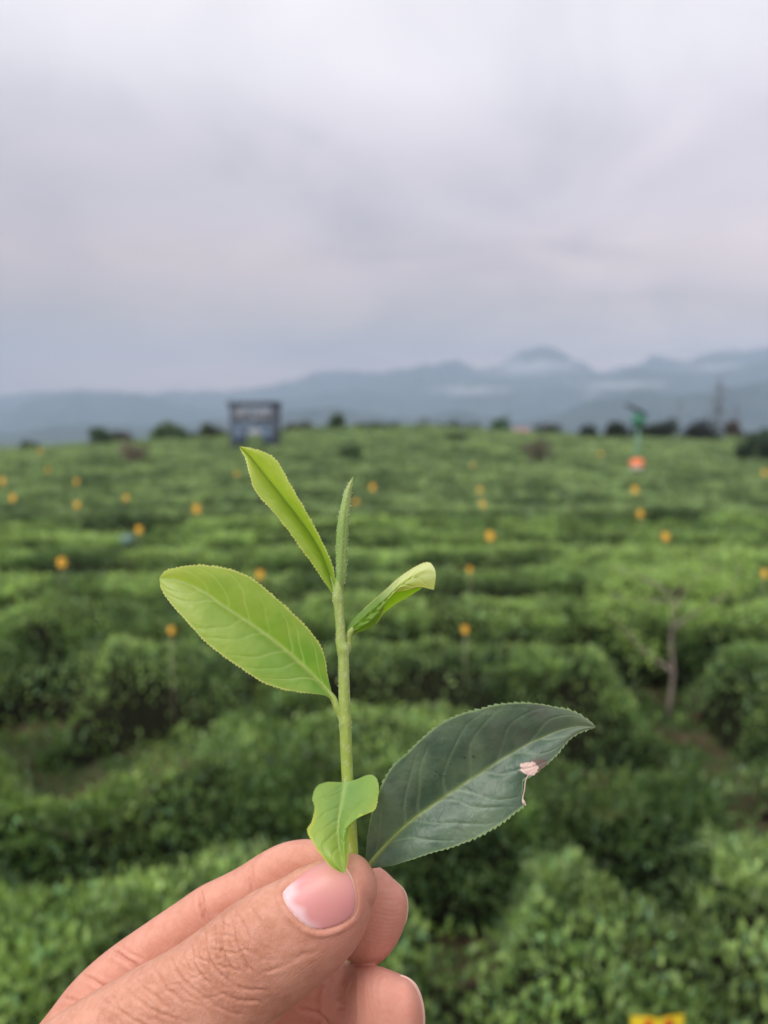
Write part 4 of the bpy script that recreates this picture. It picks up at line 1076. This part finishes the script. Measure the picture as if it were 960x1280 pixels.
def crease(pl, depth, wid, mask, lip=.35):
    pl2 = catmull(np.array(pl, float), 14)
    pl2 = [tuple(p_) for p_ in pl2]
    sel = np.where(vis & mask & (hx > min(p[0] for p in pl2) - 18) & (hx < max(p[0] for p in pl2) + 18) & (hy > min(p[1] for p in pl2) - 18) & (hy < max(p[1] for p in pl2) + 18))[0]
    if not len(sel): return
    x_ = hx[sel] + (fbm(hx[sel] / 7, hy[sel] / 7, 3, 2) - .5) * 3.5; y_ = hy[sel] + (fbm(hx[sel] / 7, hy[sel] / 7, 5, 2) - .5) * 3.5
    d_, tp = seg_dist(x_, y_, pl2)
    env = np.sin(np.clip(tp, 0, 1) * math.pi) ** .5
    disp[sel] += (-depth * np.exp(-(d_ / wid) ** 2) + depth * lip * np.exp(-((d_ - wid * 2.6) / (wid * 1.5)) ** 2)) * env * front[sel]
TH = is_thumb
for pl, dpt, wd_ in [
  ([(276, 1144), (277, 1165), (276, 1181), (282, 1199), (291, 1217)], 3.4, 2.0), ([(290, 1153), (293, 1174), (304, 1199), (319, 1222)], 2.8, 1.9),
  ([(256, 1162), (256, 1186), (265, 1206), (284, 1226)], 3.0, 1.9), ([(290, 1133), (305, 1158), (315, 1187), (322, 1204)], 1.9, 1.9), ([(238, 1176), (243, 1208), (265, 1234)], 2.2, 1.9),
  ([(212, 1195), (224, 1220), (253, 1246)], 1.9, 1.9), ([(309, 1126), (327, 1158), (335, 1180)], 1.1, 1.8), ([(190, 1206), (205, 1232), (232, 1256)], 1.6, 1.9), ([(165, 1220), (186, 1240), (212, 1262)], 1.5, 1.9),
  ([(262, 1172), (276, 1168), (292, 1172)], 1.6, 1.6), ([(266, 1186), (284, 1190), (298, 1194)], 1.6, 1.6), ([(268, 1204), (286, 1210), (304, 1214)], 1.4, 1.6), ([(262, 1152), (274, 1153), (290, 1162)], 1.3, 1.6),
  ([(244, 1196), (256, 1200), (268, 1204)], 1.4, 1.6), ([(226, 1206), (240, 1214), (252, 1220)], 1.2, 1.6), ([(296, 1190), (306, 1188), (316, 1192)], 1.2, 1.6), ([(150, 1232), (190, 1262), (240, 1280)], 1.2, 2.0),
  ([(120, 1246), (170, 1276), (220, 1296)], 1.1, 2.0), ([(284, 1226), (310, 1238), (336, 1238)], 1.2, 2.0), ([(265, 1234), (296, 1250), (325, 1252)], 1.2, 2.0), ([(350, 1200), (375, 1195), (400, 1188)], .5, 3.0),
  ([(330, 1215), (360, 1205), (390, 1190)], .5, 3.0), ([(345, 1110), (352, 1125), (356, 1135)], .5, 1.8), ([(252, 1246), (280, 1262), (300, 1270)], 1.0, 2.0)]:
    crease(pl, dpt * .9, wd_ * .9, TH)
IX = ~is_thumb & (hy < 1300)
crease([(246, 1104), (250, 1119), (253, 1136), (262, 1154), (272, 1168)], 4.5, 2.6, IX, .3)
crease([(312, 1074), (314, 1092), (317, 1111), (322, 1124)], 2.2, 2.6, IX, .3)
crease([(128, 1184), (148, 1193), (174, 1213), (190, 1225)], 3.4, 2.6, IX, .3)
crease([(96, 1218), (112, 1224), (138, 1239), (150, 1250)], 2.6, 2.4, IX, .3)
crease([(140, 1176), (160, 1190), (178, 1200)], 1.4, 2.2, IX)
crease([(441, 1216), (431, 1232), (427, 1255), (428, 1285)], 7, 3.5, IX, .1)
crease([(404, 1232), (398, 1255), (400, 1290)], 3, 3, IX, .2)
crease([(372, 1262), (396, 1268), (418, 1290)], 3, 2.5, IX, .2)
crease([(70, 1245), (90, 1250), (112, 1262)], 1.4, 2.2, IX)
# random skin furrows over the back of the thumb
for k_ in range(75):
    x0, y0 = rng.uniform(130, 330), 0; y0 = np.interp(x0, [130, 330], [1245, 1165]) + rng.uniform(-20, 75)
    a_ = rng.choice([rng.normal(1.05, .25), rng.normal(.35, .3)]); L_ = rng.uniform(12, 30)
    crease([(x0, y0), (x0 + math.cos(a_) * L_ * .5 + rng.normal() * 2, y0 + math.sin(a_) * L_ * .5), (x0 + math.cos(a_) * L_, y0 + math.sin(a_) * L_)], rng.uniform(.3, .9), 1.4, TH)
# nail bed of the thumb
NP = np.array([(357, 1108), (352, 1117), (357, 1131), (368, 1146), (382, 1158), (397, 1163.5), (414, 1161), (430, 1155), (442, 1146), (447, 1132), (446.5, 1115), (441, 1096), (432, 1082), (420, 1074), (405, 1075), (388, 1083), (371, 1096)], float)
npoly = catmull(np.vstack([NP, NP[:1]]), 120)[:-1]
def poly_sd(px_, py_, poly):
    n_ = len(poly); d = np.full(len(px_), 1e9); ins = np.zeros(len(px_), bool)
    for i in range(n_):
        a, b_ = poly[i], poly[(i + 1) % n_]
        dx, dy = b_ - a; t = np.clip(((px_ - a[0]) * dx + (py_ - a[1]) * dy) / (dx * dx + dy * dy + 1e-9), 0, 1)
        d = np.minimum(d, np.hypot(px_ - a[0] - t * dx, py_ - a[1] - t * dy))
        c_ = ((a[1] > py_) != (b_[1] > py_)) & (px_ < (b_[0] - a[0]) * (py_ - a[1]) / (b_[1] - a[1] + 1e-12) + a[0])
        ins ^= c_
    return np.where(ins, -d, d)
sel = np.where(is_thumb & (hx > 330) & (hx < 470) & (hy > 1060) & (hy < 1185) & (no[:, 2] > -.2))[0]
sd_ = poly_sd(hx[sel], hy[sel], npoly)
distal = np.clip((hx[sel] - 425) / 14, 0, 1)
disp[sel] += -2.6 * np.clip(.5 - sd_ / 2.4, 0, 1) + (1 - .55 * distal) * 1.6 * np.exp(-((sd_ - 5) / 3.5) ** 2)
co2 = co + no * (disp * S)[:, None]
me.vertices.foreach_set('co', co2.astype(np.float32).ravel()); me.update()
me.polygons.foreach_set('use_smooth', np.ones(len(me.polygons), bool))
# where the skin is pink, tanned, or ridged
def blob(x, y, r): return np.exp(-(((hx - x) ** 2 + (hy - y) ** 2) / r ** 2))
pink = np.clip(blob(490, 1150, 60) + blob(480, 1260, 70) + .5 * blob(430, 1180, 45) + (~is_thumb) * .55 * (hy < 1330) + .35 * blob(450, 1110, 40), 0, 1)
tan_ = np.clip(is_thumb * (blob(285, 1180, 55) * .9 + blob(180, 1250, 90) * .6), 0, 1)
pads = np.clip(((hx > 455) & ~is_thumb & (hy < 1215)) * 1.0 + ((hx > 425) & (hy >= 1205)) * 1.0, 0, 1)
side = np.clip(is_thumb * np.exp(-(np.abs((hx - 400) * .70 + (hy - 1205) * .72 - 0) / 22) ** 2) * (hx > 330), 0, 1)
for nm, arr in (('pink', pink), ('tan', tan_), ('pads', pads), ('side', side)):
    a = me.attributes.new(nm, 'FLOAT', 'POINT'); a.data.foreach_set('value', arr.astype(np.float32))
me.name = 'person_hand'
hand = bpy.data.objects.new('person_hand', me); col.objects.link(hand); place_near(hand)
tag(hand, 'bare left hand pinching the tea sprig between thumb and forefinger', 'hand')
sk, t, b, o_ = mat_base('skin')
tc = N(t, 'ShaderNodeTexCoord'); OBJ = tc.outputs['Object']
def attr(nm):
    a = N(t, 'ShaderNodeAttribute'); a.attribute_name = nm; return a.outputs['Fac']
base = ramp(t, noise_node(t, 140, 5, OBJ, .6), [(.30, (.47, .205, .13)), (.70, (.69, .35, .245))])
base = MixC(t, M2(t, 'MULTIPLY', attr('pink'), .75), base, (.66, .29, .22))
base = MixC(t, M2(t, 'MULTIPLY', attr('tan'), .75), base, (.46, .205, .125))
base = MixC(t, M2(t, 'MULTIPLY', ramp(t, noise_node(t, 520, 5, OBJ, .7), [(.42, (0, 0, 0)), (.68, (1, 1, 1))]), .5), base, (.69, .36, .285))
t.links.new(base, b.inputs['Base Color'])
b.inputs['Subsurface Weight'].default_value = .12; b.inputs['Subsurface Radius'].default_value = (1.0, .35, .2); b.inputs['Subsurface Scale'].default_value = .0016
b.inputs['Roughness'].default_value = .56; b.inputs['Specular IOR Level'].default_value = .28
vor = N(t, 'ShaderNodeTexVoronoi', feature='DISTANCE_TO_EDGE'); vor.inputs['Scale'].default_value = 1000
mpv = N(t, 'ShaderNodeMapping'); mpv.inputs['Rotation'].default_value = (0, 0, R(35)); mpv.inputs['Scale'].default_value = (1, .55, 1)
nd = N(t, 'ShaderNodeTexNoise'); nd.inputs['Scale'].default_value = 300; t.links.new(OBJ, nd.inputs['Vector'])
wv_ = N(t, 'ShaderNodeVectorMath', operation='MULTIPLY_ADD'); t.links.new(nd.outputs[1], wv_.inputs[0]); wv_.inputs[1].default_value = (.0025, .0025, .0025); t.links.new(OBJ, wv_.inputs[2])
t.links.new(wv_.outputs[0], mpv.inputs[0]); t.links.new(mpv.outputs[0], vor.inputs['Vector'])
cells = M2(t, 'MINIMUM', vor.outputs[0], .14)
wav = N(t, 'ShaderNodeTexWave', wave_type='RINGS', rings_direction='SPHERICAL'); wav.inputs['Scale'].default_value = 330; wav.inputs['Distortion'].default_value = 2.5; wav.inputs['Detail'].default_value = 1; wav.inputs['Detail Scale'].default_value = .4
mw_ = N(t, 'ShaderNodeMapping'); pc_ = to_local(P(440, 1235, 60)); mw_.inputs['Location'].default_value = tuple(-pc_); t.links.new(OBJ, mw_.inputs[0]); t.links.new(mw_.outputs[0], wav.inputs['Vector'])
rid = M2(t, 'MULTIPLY', wav.outputs['Fac'], M2(t, 'MAXIMUM', attr('pads'), M2(t, 'MULTIPLY', attr('side'), .7)))
hgt = M2(t, 'ADD', M2(t, 'MULTIPLY', cells, M2(t, 'SUBTRACT', 2.6, M2(t, 'SUBTRACT', M2(t, 'MULTIPLY', attr('pads'), 2.3), M2(t, 'MULTIPLY', attr('tan'), 3.0)))), M2(t, 'ADD', M2(t, 'MULTIPLY', rid, .38), M2(t, 'MULTIPLY', noise_node(t, 1300, 3, OBJ), .8)))
bp = N(t, 'ShaderNodeBump'); bp.inputs['Strength'].default_value = .7; bp.inputs['Distance'].default_value = .00010
t.links.new(hgt, bp.inputs['Height']); t.links.new(bp.outputs[0], b.inputs['Normal'])
me.materials.append(sk)

# fingernails
nm_, t, b, o_ = mat_base('nail')
a = N(t, 'ShaderNodeAttribute'); a.attribute_name = 'col'; t.links.new(a.outputs['Color'], b.inputs['Base Color'])
b.inputs['Roughness'].default_value = .48
b.inputs['Coat Weight'].default_value = .1; b.inputs['Coat Roughness'].default_value = .25
tc = N(t, 'ShaderNodeTexCoord'); bp = N(t, 'ShaderNodeBump'); bp.inputs['Strength'].default_value = .12; bp.inputs['Distance'].default_value = .0001
mpn = N(t, 'ShaderNodeMapping'); mpn.inputs['Rotation'].default_value = (0, 0, R(35)); mpn.inputs['Scale'].default_value = (300, 2500, 300); t.links.new(tc.outputs['Object'], mpn.inputs[0])
t.links.new(noise_node(t, 1, 2, mpn.outputs[0]), bp.inputs['Height']); t.links.new(bp.outputs[0], b.inputs['Normal'])
vv_ = [Vector(c_) for c_ in co]   # undented surface
polys = np.empty(len(me.loops), np.int32); me.loops.foreach_get('vertex_index', polys)
near_ = None
bvh = BVHTree.FromPolygons([tuple(c_) for c_ in co], polys.reshape(-1, 4).tolist() if len(polys) == 4 * len(me.polygons) else [tuple(p_.vertices) for p_ in me.polygons])
cam_loc = Vector(to_local(CAM))
cen = npoly.mean(0); nr_, na_ = 26, len(npoly)
nv2 = []; nc = []
for ir in range(nr_ + 1):
    f_ = ir / nr_
    for p_ in npoly:
        q_ = cen + (p_ - cen) * f_
        tgt = Vector(to_local(P(q_[0], q_[1], 0)))
        hit, hn, _, _ = bvh.ray_cast(cam_loc, (tgt - cam_loc).normalized())
        if hit is None: hit = tgt + Vector((0, 0, .01)); hn = Vector((0, 0, 1))
        dome = 1.3 * (1 - f_ ** 3) - 2.2 * max(0, (f_ - .93) / .07)
        nv2.append(np.array(hit + hn * (dome * S)))
        # colour: free edge pale, lunula pale, body pink
        d1 = (q_[0] - 352) * .80 - (q_[1] - 1128) * .58
        lun = float(np.clip((f_ - .62 + .08 * math.sin(p_[1] * .21)) / .22, 0, 1) * np.clip((404 - q_[0]) / 18, 0, 1) * np.clip((q_[1] - 1098) / 10, 0, 1))
        fe = np.clip((f_ - .93) / .03, 0, 1) * (q_[0] > 430) * (q_[1] > 1070)
        c_ = np.array((.66, .28, .27)) * (1 - lun) + np.array((.76, .50, .52)) * lun
        gl = max(0, 1 - math.hypot((q_[0] - 415) / 34, (q_[1] - 1100) / 30)); c_ = c_ + (np.array((.70, .34, .28)) - c_) * gl * .6
        c_ = c_ + (np.array((.84, .68, .52)) - c_) * fe
        cu = np.clip((f_ - .93) / .03, 0, 1) * (q_[0] < 436) * (q_[1] > 1100) * (vnoise(q_[0] * .35, q_[1] * .35, 3) > .42); c_ = c_ + (np.array((.86, .74, .70)) - c_) * float(cu) * .85
        nc.append(c_)
q = [(i * na_ + j, i * na_ + (j + 1) % na_, (i + 1) * na_ + (j + 1) % na_, (i + 1) * na_ + j) for i in range(nr_) for j in range(na_)]
no_ = mesh_np('fingernail', nv2, [f_[::-1] for f_ in q], None, nm_, hand, colors=np.array(nc))
no_['label'] = 'pink thumbnail with a pale crescent at its base'
# nails of the fingers behind, seen on edge beyond the pads
def edge_nail(rim, inset, w0, w1, label, cfront=(.80, .62, .50), cback=(.72, .50, .46)):
    """curved plate wrapping the far side of a fingertip"""
    r_ = catmull(np.array(rim, float), 60); c_ = np.array(inset)
    V = []; C = []
    K = 14
    for k_ in range(K):
        f_ = k_ / (K - 1)
        w_ = w0 + (w1 - w0) * (1 - math.cos(f_ * math.pi / 2))
        for p_ in r_:
            q_ = p_ + (c_ - p_) * math.sin(f_ * math.pi / 2) * .9
            V.append((q_[0], q_[1], w_)); C.append(np.array(cfront) * (1 - min(f_ * 4, 1)) + np.array(cback) * min(f_ * 4, 1))
    V = np.array(V); n_ = len(r_)
    q = [(i * n_ + j, i * n_ + j + 1, (i + 1) * n_ + j + 1, (i + 1) * n_ + j) for i in range(K - 1) for j in range(n_ - 1)]
    o = mesh_np('fingernail', to_local(P(V[:, 0], V[:, 1], V[:, 2])), q, None, nm_, hand, colors=np.array(C), smooth=False)
    s_ = o.modifiers.new('thickness', 'SOLIDIFY'); s_.thickness = .00022; s_.offset = 0
    o['label'] = label; return o
def rim_from(cx_, cy_, a0, a1, off, mask):
    out = []; ws = []
    rr_ = np.hypot(hx - cx_, hy - cy_); aa_ = np.degrees(np.arctan2(hy - cy_, hx - cx_))
    for a_ in np.linspace(a0, a1, 16):
        s_ = mask & (np.abs(aa_ - a_) < 1.5) & (rr_ < 120)
        k_ = np.where(s_)[0][np.argmax(rr_[s_])]
        e_ = off * min(1, (a_ - a0) / 18 + .0, (a1 - a_) / 18 + .0) - .8
        out.append((cx_ + (rr_[k_] + e_) * math.cos(R(a_)), cy_ + (rr_[k_] + e_) * math.sin(R(a_)))); ws.append(hw3[k_])
    return out, float(np.median(ws))
msk = ~is_thumb & (hy < 1207) & (hx > 440)
r1, w1_ = rim_from(462, 1150, -62, 16, 1.9, msk)
edge_nail(r1, (455, 1150), w1_ - 3, w1_ + 44, 'forefinger nail seen edge on past the fingertip')
msk = (hx > 440) & (hy > 1200)
r2, w2_ = rim_from(468, 1280, -62, 30, 3.4, msk)
edge_nail(r2, (465, 1280), w2_ - 5, w2_ + 50, 'middle fingernail with a glossy rim at the bottom edge', (.82, .55, .46), (.72, .44, .38))
